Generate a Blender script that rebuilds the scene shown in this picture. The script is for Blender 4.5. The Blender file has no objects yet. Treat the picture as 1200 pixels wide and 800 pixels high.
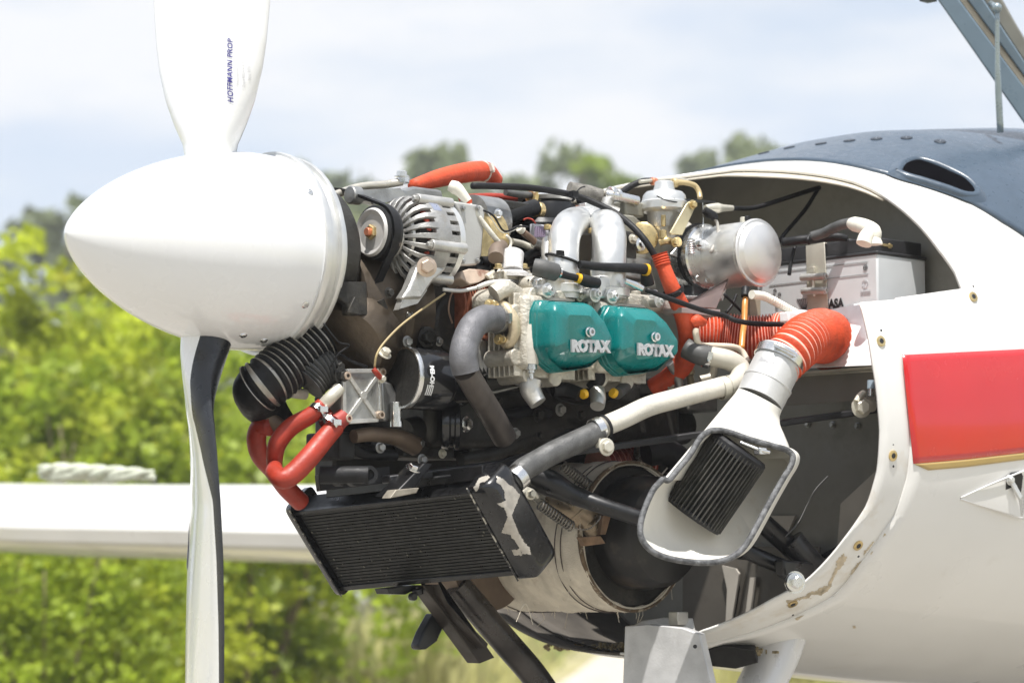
import bpy, math, random
from mathutils import Vector as V, Matrix, noise
R = math.radians
sc = bpy.context.scene
# ------------------------------------------------------------------ camera, sky, sun, exposure
CAMZ = 0.8; FPX = 3200.0; PITCH = math.atan(300/3200)
cd = bpy.data.cameras.new('camera'); cam = bpy.data.objects.new('camera', cd)
sc.collection.objects.link(cam); sc.camera = cam
cam.location = (0, 0, CAMZ); cam.rotation_euler = (math.pi/2 + PITCH, 0, 0)
cd.sensor_width = 36; cd.lens = 96; cd.clip_start = .05; cd.clip_end = 3000
cd.dof.use_dof = True; cd.dof.focus_distance = 4.12; cd.dof.aperture_fstop = 5.5
sc.view_settings.view_transform = 'Standard'; sc.view_settings.look = 'None'
sc.view_settings.exposure = 0.46; sc.view_settings.gamma = 1
SUNV = V((-.012, -.353, .93)).normalized()          # towards the sun
el = math.asin(SUNV.z); az = math.atan2(SUNV.x, SUNV.y)
sl = bpy.data.lights.new('sun', 'SUN'); so = bpy.data.objects.new('sun', sl); sc.collection.objects.link(so)
sl.energy = 5.0; sl.angle = R(.6); sl.color = (1, .965, .92)
so.rotation_euler = (-SUNV).to_track_quat('-Z', 'Y').to_euler(); so.location = (-5, -5, 12)
w = bpy.data.worlds.new('World'); sc.world = w; w.use_nodes = True
nt = w.node_tree; nt.nodes.clear(); N = nt.nodes.new; Lk = nt.links.new
out = N('ShaderNodeOutputWorld'); bg = N('ShaderNodeBackground'); bg.inputs[1].default_value = .12
sky = N('ShaderNodeTexSky'); sky.sky_type = 'NISHITA'; sky.sun_disc = False
sky.sun_elevation = el; sky.sun_rotation = az; sky.air_density = 1.0; sky.dust_density = 1.2; sky.altitude = 100
tc = N('ShaderNodeTexCoord'); mp = N('ShaderNodeMapping'); mp.inputs['Scale'].default_value = (2.2, 2.2, 7)
n1 = N('ShaderNodeTexNoise'); n1.inputs['Scale'].default_value = 1.6; n1.inputs['Detail'].default_value = 7; n1.inputs['Roughness'].default_value = .55
rp = N('ShaderNodeValToRGB'); rp.color_ramp.elements[0].position = .36; rp.color_ramp.elements[1].position = .56
rp.color_ramp.elements[0].color = (.42, .42, .42, 1)
n2 = N('ShaderNodeTexNoise'); n2.inputs['Scale'].default_value = 3; n2.inputs['Detail'].default_value = 4
rc = N('ShaderNodeValToRGB'); rc.color_ramp.elements[0].color = (4.6, 5.1, 5.9, 1); rc.color_ramp.elements[1].color = (5.9, 6.0, 6.2, 1)
rc.color_ramp.elements[0].position = .4; rc.color_ramp.elements[1].position = .6
mx = N('ShaderNodeMix'); mx.data_type = 'RGBA'
Lk(tc.outputs['Generated'], mp.inputs[0]); Lk(mp.outputs[0], n1.inputs[0]); Lk(mp.outputs[0], n2.inputs[0])
Lk(n1.outputs[0], rp.inputs[0]); Lk(n2.outputs[0], rc.inputs[0])
Lk(rp.outputs[0], mx.inputs[0]); Lk(sky.outputs[0], mx.inputs[6]); Lk(rc.outputs[0], mx.inputs[7])
Lk(mx.outputs[2], bg.inputs[0]); Lk(bg.outputs[0], out.inputs[0])

# ------------------------------------------------------------------ frame of the aircraft
TH = R(43); CS, SN = math.cos(TH), math.sin(TH)
AFT = V((CS, SN, 0)); NEAR = V((SN, -CS, 0)); UP = V((0, 0, 1))
cp, sp = math.cos(PITCH), math.sin(PITCH)
def ray(px, py):
    a = (px-600)/FPX; b = (400-py)/FPX
    return V((a, cp - b*sp, sp + b*cp))
def D(px, py, d):                                   # point of the pixel ray at distance d
    r = ray(px, py); return V((0, 0, CAMZ)) + r*(d/r.y)
C0 = D(308, 297, 4.0)
def P(px, py, n):                                   # ... where it meets the plane n metres to the near side of the centre line
    r = ray(px, py); o = V((0, 0, CAMZ))
    t = (n - (o-C0).dot(NEAR))/r.dot(NEAR)
    return o + r*t
def PU(px, py, u):
    r = ray(px, py); o = V((0, 0, CAMZ)); t = (u - (o-C0).dot(AFT))/r.dot(AFT); return o + r*t
def W(u, n, z): return V((C0.x, C0.y, CAMZ)) + AFT*u + NEAR*n + UP*z     # z relative to camera height
def UN(p): q = p - C0; return q.dot(AFT), q.dot(NEAR), p.z-CAMZ
ZM = {'a':(60,150,2.667),'2':(350,180,4.704),'3':(560,180,4.704),'4':(720,180,4.704),'5':(260,330,4.704),'6':(430,330,4.704),'7':(600,330,4.704),
 'A':(780,340,4.2107),'B':(260,460,4.2107),'C':(480,460,4.2107),'D':(700,460,4.2107),'E':(400,610,4),'F':(640,610,4),'G':(880,230,3.6375),'H':(880,440,2.222),
 'I':(820,0,2.858),'J':(160,0,4),'K':(0,200,3.636),'L':(0,420,2.105),'M':(440,380,6.667),'N':(1040,380,3.333),'O':(860,560,4),'P':(300,120,2.6087),
 'Q':(860,240,5.714),'R':(560,420,5),'S':(560,500,3.333),'T':(540,220,5.714),'U':(780,180,6.667),'V':(860,380,5.714),'o':(0,0,1)}
def X(z, s, n=None, dd=False):                      # 'x,y,n x,y,n' -> points
    ox, oy, k = ZM[z]; r = []
    for t in s.split():
        q = [float(v) for v in t.split(',')]
        f = D if dd else P
        r.append(f(ox+q[0]/k, oy+q[1]/k, q[2] if len(q) > 2 else n))
    return r
def X1(z, s, n=None, dd=False): return X(z, s, n, dd)[0]
def catmull(p, k=6):
    if len(p) < 3: return [p[0].lerp(p[1], i/k) for i in range(k+1)]
    q = [p[0]*2-p[1]] + list(p) + [p[-1]*2-p[-2]]; r = []
    for i in range(1, len(q)-2):
        a, b, c, d = q[i-1:i+3]
        for j in range(k):
            t = j/k; r.append(.5*((2*b)+(c-a)*t+(2*a-5*b+4*c-d)*t*t+(3*b-a-3*c+d)*t**3))
    r.append(p[-1]); return r
def resample(p, n):
    L = [0]
    for i in range(1, len(p)): L.append(L[-1]+(p[i]-p[i-1]).length)
    r = []; j = 0
    for i in range(n+1):
        s = L[-1]*i/n
        while j < len(p)-2 and L[j+1] < s: j += 1
        r.append(p[j].lerp(p[j+1], (s-L[j])/max(1e-9, L[j+1]-L[j])))
    return r
def basis(ax, ref=None):
    ax = ax.normalized(); ref = ref or (UP if abs(ax.z) < .9 else NEAR)
    e2 = ax.cross(ref).normalized(); e1 = e2.cross(ax).normalized()
    return e1, e2, ax

class MB:
    def __init__(s): s.v = []; s.f = []; s.mi = []; s.m = 0
    def add(s, vs, fs, m=None):
        o = len(s.v); s.v += [V(x) for x in vs]
        for f in fs: s.f.append([o+i for i in f]); s.mi.append(s.m if m is None else m)
        return s
    def loft(s, rings, cap=(True, True), closed=True, wrap=False, mis=None):
        n = len(rings[0]); vs = [p for r in rings for p in r]; o = len(s.v); s.v += [V(x) for x in vs]
        R_ = len(rings)
        for i in range(R_ if wrap else R_-1):
            a = i*n; b = ((i+1) % R_)*n
            for j in range(n if closed else n-1):
                k = (j+1) % n
                s.f.append([o+a+j, o+a+k, o+b+k, o+b+j]); s.mi.append(mis[i] if mis else s.m)
        if cap[0] and not wrap: s.f.append([o+j for j in range(n)][::-1]); s.mi.append(mis[0] if mis else s.m)
        if cap[1] and not wrap: s.f.append([o+(R_-1)*n+j for j in range(n)]); s.mi.append(mis[-1] if mis else s.m)
        return s
    def tube(s, pts, r, seg=12, k=6, cap=True, smooth=True, flat=1.0, mis=None, ref=None):
        p = catmull(pts, k) if smooth and len(pts) > 2 else list(pts)
        n = len(p)
        rr = [r]*n if not isinstance(r, (list, tuple)) else [r[min(len(r)-1, int(i/(n-1)*(len(r)-1)))]*(1-((i/(n-1)*(len(r)-1)) % 1)) + r[min(len(r)-1, int(i/(n-1)*(len(r)-1))+1)]*((i/(n-1)*(len(r)-1)) % 1) for i in range(n)]
        T = [(p[min(i+1, n-1)]-p[max(i-1, 0)]).normalized() for i in range(n)]
        e1, e2, _ = basis(T[0], ref); rings = []
        for i in range(n):
            e1 = (e1 - T[i]*e1.dot(T[i])).normalized(); e2 = T[i].cross(e1)
            rings.append([p[i] + e1*(math.cos(2*math.pi*j/seg)*rr[i]) + e2*(math.sin(2*math.pi*j/seg)*rr[i]*flat) for j in range(seg)])
        return s.loft(rings, (cap, cap), mis=mis)
    def duct(s, pts, r, rings, amp=.06, seg=24, wire=1, k=8):
        fp = resample(catmull(pts, k), rings*12); p = [fp[i*12+o] for i in range(rings) for o in (0, 3, 6, 9)]; rl = []; mis = []
        for i in range(len(p)):
            q = i % 4; rl.append((r if not callable(r) else r(i/(len(p)-1)))*(1+amp*(1, .7, -.9, .1)[q]))
            mis.append(wire if q == 0 else 0)
        n = len(p); T = [(p[min(i+1, n-1)]-p[max(i-1, 0)]).normalized() for i in range(n)]
        e1, e2, _ = basis(T[0]); RR = []
        for i in range(n):
            e1 = (e1 - T[i]*e1.dot(T[i])).normalized(); e2 = T[i].cross(e1)
            RR.append([p[i]+e1*(math.cos(2*math.pi*j/seg)*rl[i]*(1+.02*noise.noise(p[i]*60+V((j*.4,0,0)))))+e2*(math.sin(2*math.pi*j/seg)*rl[i]) for j in range(seg)])
        return s.loft(RR, (True, True), mis=mis)
    def lathe(s, c, ax, prof, seg=28, ref=None, cap=(True, True), a0=0, a1=2*math.pi, mis=None):
        e1, e2, ax = basis(ax, ref); full = abs(a1-a0-2*math.pi) < 1e-6
        ng = seg if full else seg+1
        rings = [[c+ax*h+(e1*math.cos(a0+(a1-a0)*j/seg)+e2*math.sin(a0+(a1-a0)*j/seg))*r for j in range(ng)] for h, r in prof]
        return s.loft(rings, cap, closed=full, mis=mis)
    def cyl(s, c, ax, r, h, seg=20, ch=0):
        ch = ch or min(r, h)*.12
        return s.lathe(c, ax, [(0, r-ch), (ch, r), (h-ch, r), (h, r-ch)], seg)
    def box(s, c, half, ax=None):
        e = ax or (AFT, NEAR, UP); vs = []
        for i in (-1, 1):
            for j in (-1, 1):
                for k in (-1, 1): vs.append(c+e[0]*(i*half[0])+e[1]*(j*half[1])+e[2]*(k*half[2]))
        return s.add(vs, [(0,1,3,2),(4,6,7,5),(0,4,5,1),(2,3,7,6),(0,2,6,4),(1,5,7,3)])
    def bar(s, a, b, wd, th, up=UP):
        d = (b-a); L = d.length; d.normalize(); y = up.cross(d).normalized(); z = d.cross(y)
        return s.box((a+b)/2, (L/2, th/2, wd/2), (d, y, z))
    def prism(s, poly, dv):
        n = len(poly); vs = list(poly)+[p+dv for p in poly]
        return s.add(vs, [list(range(n))[::-1], list(range(n, 2*n))]+[(i, (i+1) % n, n+(i+1) % n, n+i) for i in range(n)])
    def bolt(s, c, ax, r, h=None, washer=True):
        h = h or r*1.1; ax = ax.normalized()
        if washer: s.lathe(c, ax, [(0, r*1.45), (r*.22, r*1.45), (r*.25, r*1.3)], 16)
        s.lathe(c+ax*r*.2, ax, [(0, r), (h*.85, r), (h, r*.82)], 6)
        return s
    def cap_screw(s, c, ax, r, h=None):
        h = h or r
        s.lathe(c, ax, [(0, r), (h*.9, r), (h, r*.9), (h, r*.5), (h*.45, r*.48)], 16); return s
    def sphere(s, c, r, seg=16, rg=10, sq=None):
        e = sq or (1, 1, 1)
        rings = [[c+V((math.cos(2*math.pi*j/seg)*math.sin(t)*r*e[0], math.sin(2*math.pi*j/seg)*math.sin(t)*r*e[1], -math.cos(t)*r*e[2])) for j in range(seg)] for t in [math.pi*(i+.02)/(rg+.04) for i in range(rg+1)]]
        return s.loft(rings)
    def spring(s, a, b, r, turns, wr=.0012, hook=True):
        e1, e2, ax = basis(b-a); L = (b-a).length; n = turns*10; pts = []
        for i in range(n+1):
            t = i/n; an = t*turns*2*math.pi
            pts.append(a+ax*(L*t)+(e1*math.cos(an)+e2*math.sin(an))*r)
        return s.tube(pts, wr, seg=6, smooth=False)

OFF = {}
COL = sc.collection
def mesh_from(name, mb, off):
    me = bpy.data.meshes.new(name)
    me.from_pydata([tuple(p-off) for p in mb.v], [], mb.f)
    if any(mb.mi): me.polygons.foreach_set('material_index', mb.mi)
    return me
def obj(name, mb, mat, parent=None, bevel=0, sharp=32, seg=2, label=None, kind=None, recalc=True, sub=0):
    off = OFF.get(parent.name, V((0, 0, 0))) if parent else V((0, 0, 0))
    if not parent:                                  # a thing of one mesh: origin at its own base
        cx = sum((p for p in mb.v), V((0, 0, 0)))/len(mb.v); off = V((cx.x, cx.y, min(p.z for p in mb.v)))
    me = mesh_from(name, mb, off)
    for m in (mat if isinstance(mat, (list, tuple)) else [mat]): me.materials.append(m)
    if recalc:
        import bmesh
        bm = bmesh.new(); bm.from_mesh(me); bmesh.ops.recalc_face_normals(bm, faces=bm.faces); bm.to_mesh(me); bm.free()
    me.shade_smooth()
    if sharp < 180: me.set_sharp_from_angle(angle=R(sharp))
    o = bpy.data.objects.new(name, me); COL.objects.link(o)
    if parent: o.parent = parent
    else: o.location = off
    OFF[o.name] = off
    if bevel:
        b = o.modifiers.new('bevel', 'BEVEL'); b.width = bevel; b.segments = seg; b.limit_method = 'ANGLE'; b.angle_limit = R(30); b.harden_normals = False
    if sub:
        b = o.modifiers.new('sub', 'SUBSURF'); b.levels = sub; b.render_levels = sub
    if label: o['label'] = label
    if kind: o['kind'] = kind
    return o
def thing(name, label, cat, loc, group=None):
    o = bpy.data.objects.new(name, None); COL.objects.link(o); o.location = loc; o.empty_display_size = .05
    OFF[o.name] = V(loc); o['label'] = label; o['category'] = cat
    if group: o['group'] = group
    return o
def tag(o, label, cat, group=None):
    o['label'] = label; o['category'] = cat
    if group: o['group'] = group
    return o
def copy_tree(o, parent=None):
    c = o.copy(); COL.objects.link(c)
    if parent: c.parent = parent
    for ch in list(o.children): copy_tree(ch, c)
    return c
def pside(name, mb, mat, parent, **k): return obj(name, mb, mat, parent, **k)

# ------------------------------------------------------------------ materials
MT = {}
def M(name, col, rough=.5, metal=0, var=.12, scale=25, bump=0, bscale=250, dirt=None, amt=.5, dscale=18, coat=0, trans=0, rvar=.1, stretch=None, dw=.12, spec=None):
    m = bpy.data.materials.new(name); m.use_nodes = True; nt = m.node_tree; b = nt.nodes['Principled BSDF']
    N = nt.nodes.new; L = nt.links.new
    tc = N('ShaderNodeTexCoord'); mp = N('ShaderNodeMapping')
    if stretch: mp.inputs['Scale'].default_value = stretch
    L(tc.outputs['Object'], mp.inputs[0])
    n = N('ShaderNodeTexNoise'); n.inputs['Scale'].default_value = scale; n.inputs['Detail'].default_value = 5; L(mp.outputs[0], n.inputs[0])
    c = N('ShaderNodeMix'); c.data_type = 'RGBA'
    c.inputs[6].default_value = (*[x*(1-var) for x in col], 1); c.inputs[7].default_value = (*[min(1, x*(1+var)) for x in col], 1)
    r = N('ShaderNodeMapRange'); r.inputs[1].default_value = .35; r.inputs[2].default_value = .65; L(n.outputs[0], r.inputs[0]); L(r.outputs[0], c.inputs[0])
    last = c.outputs[2]; rl = N('ShaderNodeMapRange'); rl.inputs[3].default_value = max(.03, rough-rvar); rl.inputs[4].default_value = min(1, rough+rvar)
    n3 = N('ShaderNodeTexNoise'); n3.inputs['Scale'].default_value = scale*2.3; n3.inputs['Detail'].default_value = 4; L(mp.outputs[0], n3.inputs[0])
    rl.inputs[1].default_value = .3; rl.inputs[2].default_value = .7; L(n3.outputs[0], rl.inputs[0]); L(rl.outputs[0], b.inputs['Roughness'])
    b.inputs['Metallic'].default_value = metal
    if dirt:
        n2 = N('ShaderNodeTexNoise'); n2.inputs['Scale'].default_value = dscale; n2.inputs['Detail'].default_value = 8; n2.inputs['Roughness'].default_value = .65; L(mp.outputs[0], n2.inputs[0])
        r2 = N('ShaderNodeMapRange'); r2.inputs[1].default_value = 1-amt; r2.inputs[2].default_value = 1-amt+dw; L(n2.outputs[0], r2.inputs[0])
        d = N('ShaderNodeMix'); d.data_type = 'RGBA'; L(last, d.inputs[6]); d.inputs[7].default_value = (*dirt, 1); L(r2.outputs[0], d.inputs[0]); last = d.outputs[2]
        if metal:
            mm = N('ShaderNodeMath'); mm.operation = 'MULTIPLY_ADD'; mm.inputs[1].default_value = -metal*.8; mm.inputs[2].default_value = metal; L(r2.outputs[0], mm.inputs[0]); L(mm.outputs[0], b.inputs['Metallic'])
    L(last, b.inputs['Base Color'])
    if coat: b.inputs['Coat Weight'].default_value = coat; b.inputs['Coat Roughness'].default_value = .06
    if spec is not None: b.inputs['Specular IOR Level'].default_value = spec
    if bump:
        nb = N('ShaderNodeTexNoise'); nb.inputs['Scale'].default_value = bscale; nb.inputs['Detail'].default_value = 3; L(mp.outputs[0], nb.inputs[0])
        bp = N('ShaderNodeBump'); bp.inputs['Strength'].default_value = bump; bp.inputs['Distance'].default_value = .002
        L(nb.outputs[0], bp.inputs['Height']); L(bp.outputs[0], b.inputs['Normal'])
    if trans:
        t = N('ShaderNodeBsdfTranslucent'); L(last, t.inputs[0]); ms = N('ShaderNodeMixShader'); ms.inputs[0].default_value = trans
        L(b.outputs[0], ms.inputs[1]); L(t.outputs[0], ms.inputs[2]); L(ms.outputs[0], nt.nodes['Material Output'].inputs[0])
    MT[name] = m; return m
white = M('white_gelcoat', (.80, .80, .79), .3, 0, .015, 3, coat=.8, bump=.04, bscale=3)
whited = M('white_belly', (.77, .76, .73), .35, 0, .03, 4, dirt=(.42, .36, .27), amt=.40, dscale=5, coat=.5, dw=.45)
flangem = M('flange_gelcoat', (.76, .75, .72), .4, 0, .04, 6, dirt=(.55, .47, .35), amt=.45, dscale=16, dw=.35)
prop_w = M('propeller_white', (.80, .81, .82), .28, 0, .015, 5, coat=.9, dirt=(.62, .60, .56), amt=.36, dscale=9, dw=.5)
prop_b = M('propeller_black', (.022, .024, .028), .32, 0, .2, 20, dirt=(.5, .5, .5), amt=.27, dscale=120)
blackp = M('black_paint', (.008, .008, .0085), .35, 0, .3, 30, dirt=(.05, .045, .035), amt=.38, dscale=35, dw=.3)
blackg = M('black_gloss', (.012, .012, .013), .16, 0, .2, 30, coat=.3)
blackc = M('black_enamel', (.010, .010, .011), .22, 0, .2, 30, dirt=(.06, .055, .05), amt=.42, dscale=30, dw=.3, coat=.2)
barem = M('bare_chipped_metal', (.44, .41, .36), .5, .3, .2, 60, bump=.3)
rubber = M('black_rubber', (.011, .011, .012), .55, 0, .3, 40, bump=.25, spec=.3, dirt=(.06, .055, .045), amt=.40, dw=.3)
rubberg = M('grey_rubber', (.075, .075, .073), .6, 0, .2, 40, bump=.15, dirt=(.2, .19, .16), amt=.42, dw=.3)
hoseg = M('reinforced_hose', (.085, .085, .083), .45, 0, .25, 60, bump=.4, bscale=420, dirt=(.25, .24, .21), amt=.42, dw=.3)
darkm = M('oily_cast_metal', (.040, .038, .034), .5, .5, .35, 22, bump=.5, bscale=180, dirt=(.10, .085, .06), amt=.42, dw=.3)
brownm = M('baked_gearbox_metal', (.10, .078, .056), .42, .6, .3, 16, bump=.3, bscale=150, dirt=(.035, .03, .025), amt=.42, dw=.3)
alu = M('cast_aluminium', (.56, .55, .52), .42, .75, .15, 30, bump=.35, bscale=350, dirt=(.26, .22, .16), amt=.42, dw=.4)
alub = M('bright_aluminium', (.70, .70, .68), .40, .8, .06, 25, bump=.12, bscale=400, dirt=(.5, .46, .4), amt=.36, dw=.45)
alup = M('polished_steel', (.72, .72, .71), .25, 1, .08, 30, dirt=(.3, .27, .22), amt=.33, dw=.4)
alud = M('grey_aluminium', (.36, .36, .35), .38, .8, .2, 30, bump=.3, bscale=300, dirt=(.10, .08, .06), amt=.42, dw=.2)
cast = M('pale_head_casting', (.52, .49, .42), .48, .35, .18, 28, bump=.9, bscale=230, dirt=(.17, .125, .075), amt=.47, dscale=30, dw=.3)
plate = M('zinc_plate', (.62, .59, .50), .45, .5, .12, 20, bump=.15, dirt=(.36, .31, .22), amt=.42, dw=.3)
brass = M('yellow_passivated_steel', (.62, .48, .24), .33, .85, .2, 60, dirt=(.3, .2, .1), amt=.4, dw=.2)
copper = M('copper_brown', (.26, .085, .045), .55, .3, .3, 60, dirt=(.10, .05, .03), amt=.45, dw=.3)
teal = M('teal_enamel', (.0, .165, .160), .30, 0, .10, 30, coat=.35, bump=.12, bscale=500, dirt=(.03, .11, .10), amt=.42, dscale=24, dw=.35)
redh = M('orange_silicone', (.60, .075, .022), .6, 0, .18, 30, bump=.5, bscale=260, dirt=(.33, .06, .03), amt=.46, dscale=24, dw=.3)
redd = M('red_silicone_hose', (.34, .032, .014), .5, 0, .15, 40, bump=.2, bscale=260, dirt=(.22, .025, .015), amt=.45, dw=.3)
wirem = M('duct_wire', (.85, .42, .33), .5, 0, .1, 60)
wireb = M('steel_wire', (.34, .32, .28), .35, .7, .2, 60)
wrap = M('glass_heat_wrap', (.70, .64, .53), .9, 0, .12, 30, bump=1, bscale=420, dirt=(.30, .22, .14), amt=.42, dscale=26, dw=.3)
wrapd = M('singed_wrap', (.13, .09, .055), .9, 0, .3, 60, bump=.8, bscale=420, dirt=(.42, .36, .27), amt=.47, dscale=70, dw=.1)
brownp = M('brown_disc', (.17, .125, .09), .5, .4, .2, 20, dirt=(.08, .06, .05), amt=.45, dw=.3)
bluep = M('blue_grey_deck', (.055, .080, .112), .34, 0, .06, 40, bump=.10, bscale=700, coat=.15)
inner = M('inner_shell_grey', (.40, .365, .32), .65, 0, .15, 5, dirt=(.24, .215, .18), amt=.48, dscale=6, dw=.3)
firem = M('firewall_paint', (.23, .225, .20), .55, 0, .15, 9, dirt=(.11, .105, .09), amt=.48, dscale=9, dw=.3)
fire_sun = M('sunlit_firewall', (.46, .43, .38), .6, 0, .1, 12, dirt=(.2, .17, .13), amt=.40, dw=.3)  # firewall colour with sunlight painted in
red = M('red_stripe_paint', (.58, .008, .010), .22, 0, .03, 8, coat=1)
gold = M('gold_stripe_paint', (.46, .32, .11), .35, 0, .05, 8, coat=.3)
battm = M('battery_case', (.60, .62, .63), .45, 0, .04, 20, dirt=(.42, .4, .37), amt=.36, dw=.3)
ink = M('black_ink', (.02, .02, .022), .5, 0, .1, 30)
inkb = M('blue_ink', (.04, .035, .22), .4, 0, .1, 30)
inkg = M('grey_ink', (.45, .45, .47), .5, 0, .1, 30)
silver = M('silver_letter', (.50, .51, .52), .4, .4, .1, 90, bump=.3, bscale=600, dirt=(.25, .28, .28), amt=.42, dscale=120, dw=.2)
scoopm = M('scoop_fibreglass', (.68, .66, .60), .55, 0, .05, 14, dirt=(.45, .36, .24), amt=.38, dscale=10, dw=.3)
trim = M('edge_trim', (.11, .112, .115), .6, 0, .5, 90, bump=1, bscale=350)
filt = M('pleated_filter', (.045, .043, .036), .75, 0, .4, 40, bump=.4, dirt=(.09, .085, .065), amt=.42, dw=.3)
tealp = M('green_plug', (.0, .3, .22), .4); yell = M('yellow_ring', (.75, .42, .01), .4, 0, .1, 60); bootw = M('cream_rubber', (.72, .69, .60), .5, 0, .08, 30, bump=.2)
coil = M('copper_windings', (.42, .06, .035), .4, .4, .4, 120)
creamp = M('cream_pipe', (.60, .57, .50), .45, 0, .1, 20, bump=.3, bscale=200, dirt=(.36, .27, .17), amt=.45, dscale=22, dw=.3)
yellowl = M('yellow_lever', (.55, .45, .05), .45)
glass = bpy.data.materials.new('canopy_glass'); glass.use_nodes = True
gb = glass.node_tree.nodes['Principled BSDF']; gb.inputs['Transmission Weight'].default_value = 1; gb.inputs['Roughness'].default_value = .02; gb.inputs['IOR'].default_value = 1.05; gb.inputs['Base Color'].default_value = (.95, .97, 1, 1)
# ================================================================== SETTING
def ground():
    mb = MB(); S = 1200
    n = 40; vs = []; fs = []
    ys = [-60+(i/n)**2.2*(S+60) for i in range(n+1)]; xs = [(-1 if i < n/2 else 1)*abs(i/n*2-1)**2*S/2 for i in range(n+1)]
    for y in ys:
        for x in xs: vs.append((x, y, .05*noise.noise(V((x*.08, y*.08, 0)))-.02))
    for i in range(n):
        for j in range(n): a = i*(n+1)+j; fs.append((a, a+1, a+n+2, a+n+1))
    mb.add(vs, fs)
    g = M('dry_grass_ground', (.30, .27, .12), .95, 0, .3, .6, dirt=(.40, .36, .24), amt=.50, dscale=.25, dw=.2)
    o = obj('ground', mb, g, kind='structure', sharp=180)
    p = MB(); pts = [(-.1, 9, 1.4), (.6, 18, 1.2), (1.2, 28, 1.1), (1.9, 38, 1.2), (3.6, 55, 1.3), (9, 80, 1.5)]
    L = []; Rr = []
    for x, y, ww in pts:
        L.append(V((x-ww/2, y, .045))); Rr.append(V((x+ww/2, y, .045)))
    L = catmull(L, 6); Rr = catmull(Rr, 6); q = []
    p.loft([[a, b] for a, b in zip(L, Rr)], (False, False), closed=False)
    obj('dirt_path', p, M('pale_dirt', (.48, .43, .35), .95, 0, .15, 3), kind='structure', sharp=180)
    ap = MB(); nn = 24; vs = []; fs = []
    for i in range(nn+1):
        for j in range(nn+1): vs.append((-6+12*i/nn, -3+12*j/nn, .05+.006*noise.noise(V((i, j, 0)))))
    for i in range(nn):
        for j in range(nn): a = i*(nn+1)+j; fs.append((a, a+1, a+nn+2, a+nn+1))
    ap.add(vs, fs)
    obj('concrete_apron', ap, M('sandy_concrete', (.28, .26, .225), .85, 0, .1, 2, bump=.2, dirt=(.2, .185, .15), amt=.45, dscale=1.2, dw=.3), kind='structure', sharp=180)  # pale sandy tone is the concrete's own colour
ground()
leafA = M('birch_leaf', (.46, .52, .05), .5, 0, .35, 2.2, trans=.6, dirt=(.66, .63, .07), amt=.42, dscale=3.5, dw=.2)
leafB = M('birch_leaf_deep', (.33, .42, .04), .5, 0, .35, 2.2, trans=.55, dirt=(.50, .52, .05), amt=.40, dscale=3.5, dw=.2)
leafC = M('pine_needles', (.24, .28, .145), .6, 0, .3, 1.2, trans=.35, dirt=(.36, .38, .20), amt=.42, dscale=1.5, dw=.2)
leafD = M('spring_crown', (.20, .27, .02), .6, 0, .3, 1.2, trans=.4)
bark = M('bark', (.17, .13, .09), .9, 0, .3, 12, bump=.5, bscale=40)
grassm = M('tall_dry_grass', (.50, .48, .20), .8, 0, .3, .6, trans=.4, dirt=(.30, .38, .10), amt=.47, dscale=.5, dw=.15)
def crown_mesh(rng, lobes, nleaf, size, droop=.3):
    mb = MB(); vs = []; fs = []
    tot = sum(r*r for _, r in lobes)
    for c, r in lobes:
        k = int(nleaf*r*r/tot); subs = []
        for i in range(max(4, int(k/26))):
            d = V((rng.gauss(0, 1), rng.gauss(0, 1), rng.gauss(0, 1))).normalized(); subs.append(c+d*r*rng.uniform(.45, 1.05))
        for i in range(k):
            s_ = rng.choice(subs); q = s_+V((rng.gauss(0, 1), rng.gauss(0, 1), rng.gauss(0, .8)))*r*.17
            nrm = V((rng.gauss(0, 1), rng.gauss(0, 1), rng.gauss(.5, 1))).normalized(); e1, e2, _ = basis(nrm, V((rng.random(), .3, rng.random()))) ; L = size*rng.uniform(.6, 1.3); b = L*.36
            o = len(vs); vs += [q-e1*L*.5, q+e2*b, q+e1*L*.55-nrm*L*droop*.4, q-e2*b]; fs.append((o, o+1, o+2, o+3))
    mb.v = vs; mb.f = [list(f) for f in fs]; mb.mi = [0]*len(fs)
    return mb
def tree(kind, name, label, group, x, y, h, wd, leaf, nleaf, size, seed, trunk_r, low=.1, spire=False, lean=0):
    rng = random.Random(seed); root = thing(name, label, 'shrub' if kind == 'shrub' else 'tree', (x, y, 0), group)
    base = V((x, y, 0)); lobes = []
    nl = 16 if kind == 'shrub' else 11
    for i in range(nl):
        t = low+(1-low)*(i+rng.random())/nl
        pr = (math.sin(min(1, (t-low)/(1-low)*1.15)*math.pi*.85)+.28) if not spire else (1.1-t)
        a = rng.uniform(0, 6.28); rr = wd*.5*pr*rng.uniform(.2, .75)
        lobes.append((base+V((math.cos(a)*rr+lean*t, math.sin(a)*rr, h*t*.93)), wd*.26*max(.35, pr)*rng.uniform(.7, 1.1)))
    obj('crown', crown_mesh(rng, lobes, nleaf, size), leaf, root, recalc=False, sharp=180)
    tb = MB(); top = h*.9
    if kind == 'shrub':
        for k in range(5):
            a = k*1.3+rng.random(); tb.tube([base, base+V((math.cos(a)*wd*.14, math.sin(a)*wd*.14, h*.35)), base+V((math.cos(a)*wd*.27, math.sin(a)*wd*.27, h*rng.uniform(.65, .9)))], [trunk_r, trunk_r*.25], 6, 3)
    else:
        tb.tube([base, base+V((lean*.4, 0, top*.5)), base+V((lean, 0, top))], [trunk_r, trunk_r*.6, trunk_r*.15], 8, 4)
        for c, r in lobes[::2]: tb.tube([base+V((lean*c.z/h, 0, c.z-.1*h)), c], [trunk_r*.35, trunk_r*.1], 5, 3)
    obj('trunk', tb, bark, root, sharp=180)
    return root
sh = []
sh.append(tree('shrub', 'birch_shrub', 'x', 'green shrubs behind the aircraft', 0, 0, 2.7, 1.9, leafA, 5200, .085, 11, .02, .03))
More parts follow.
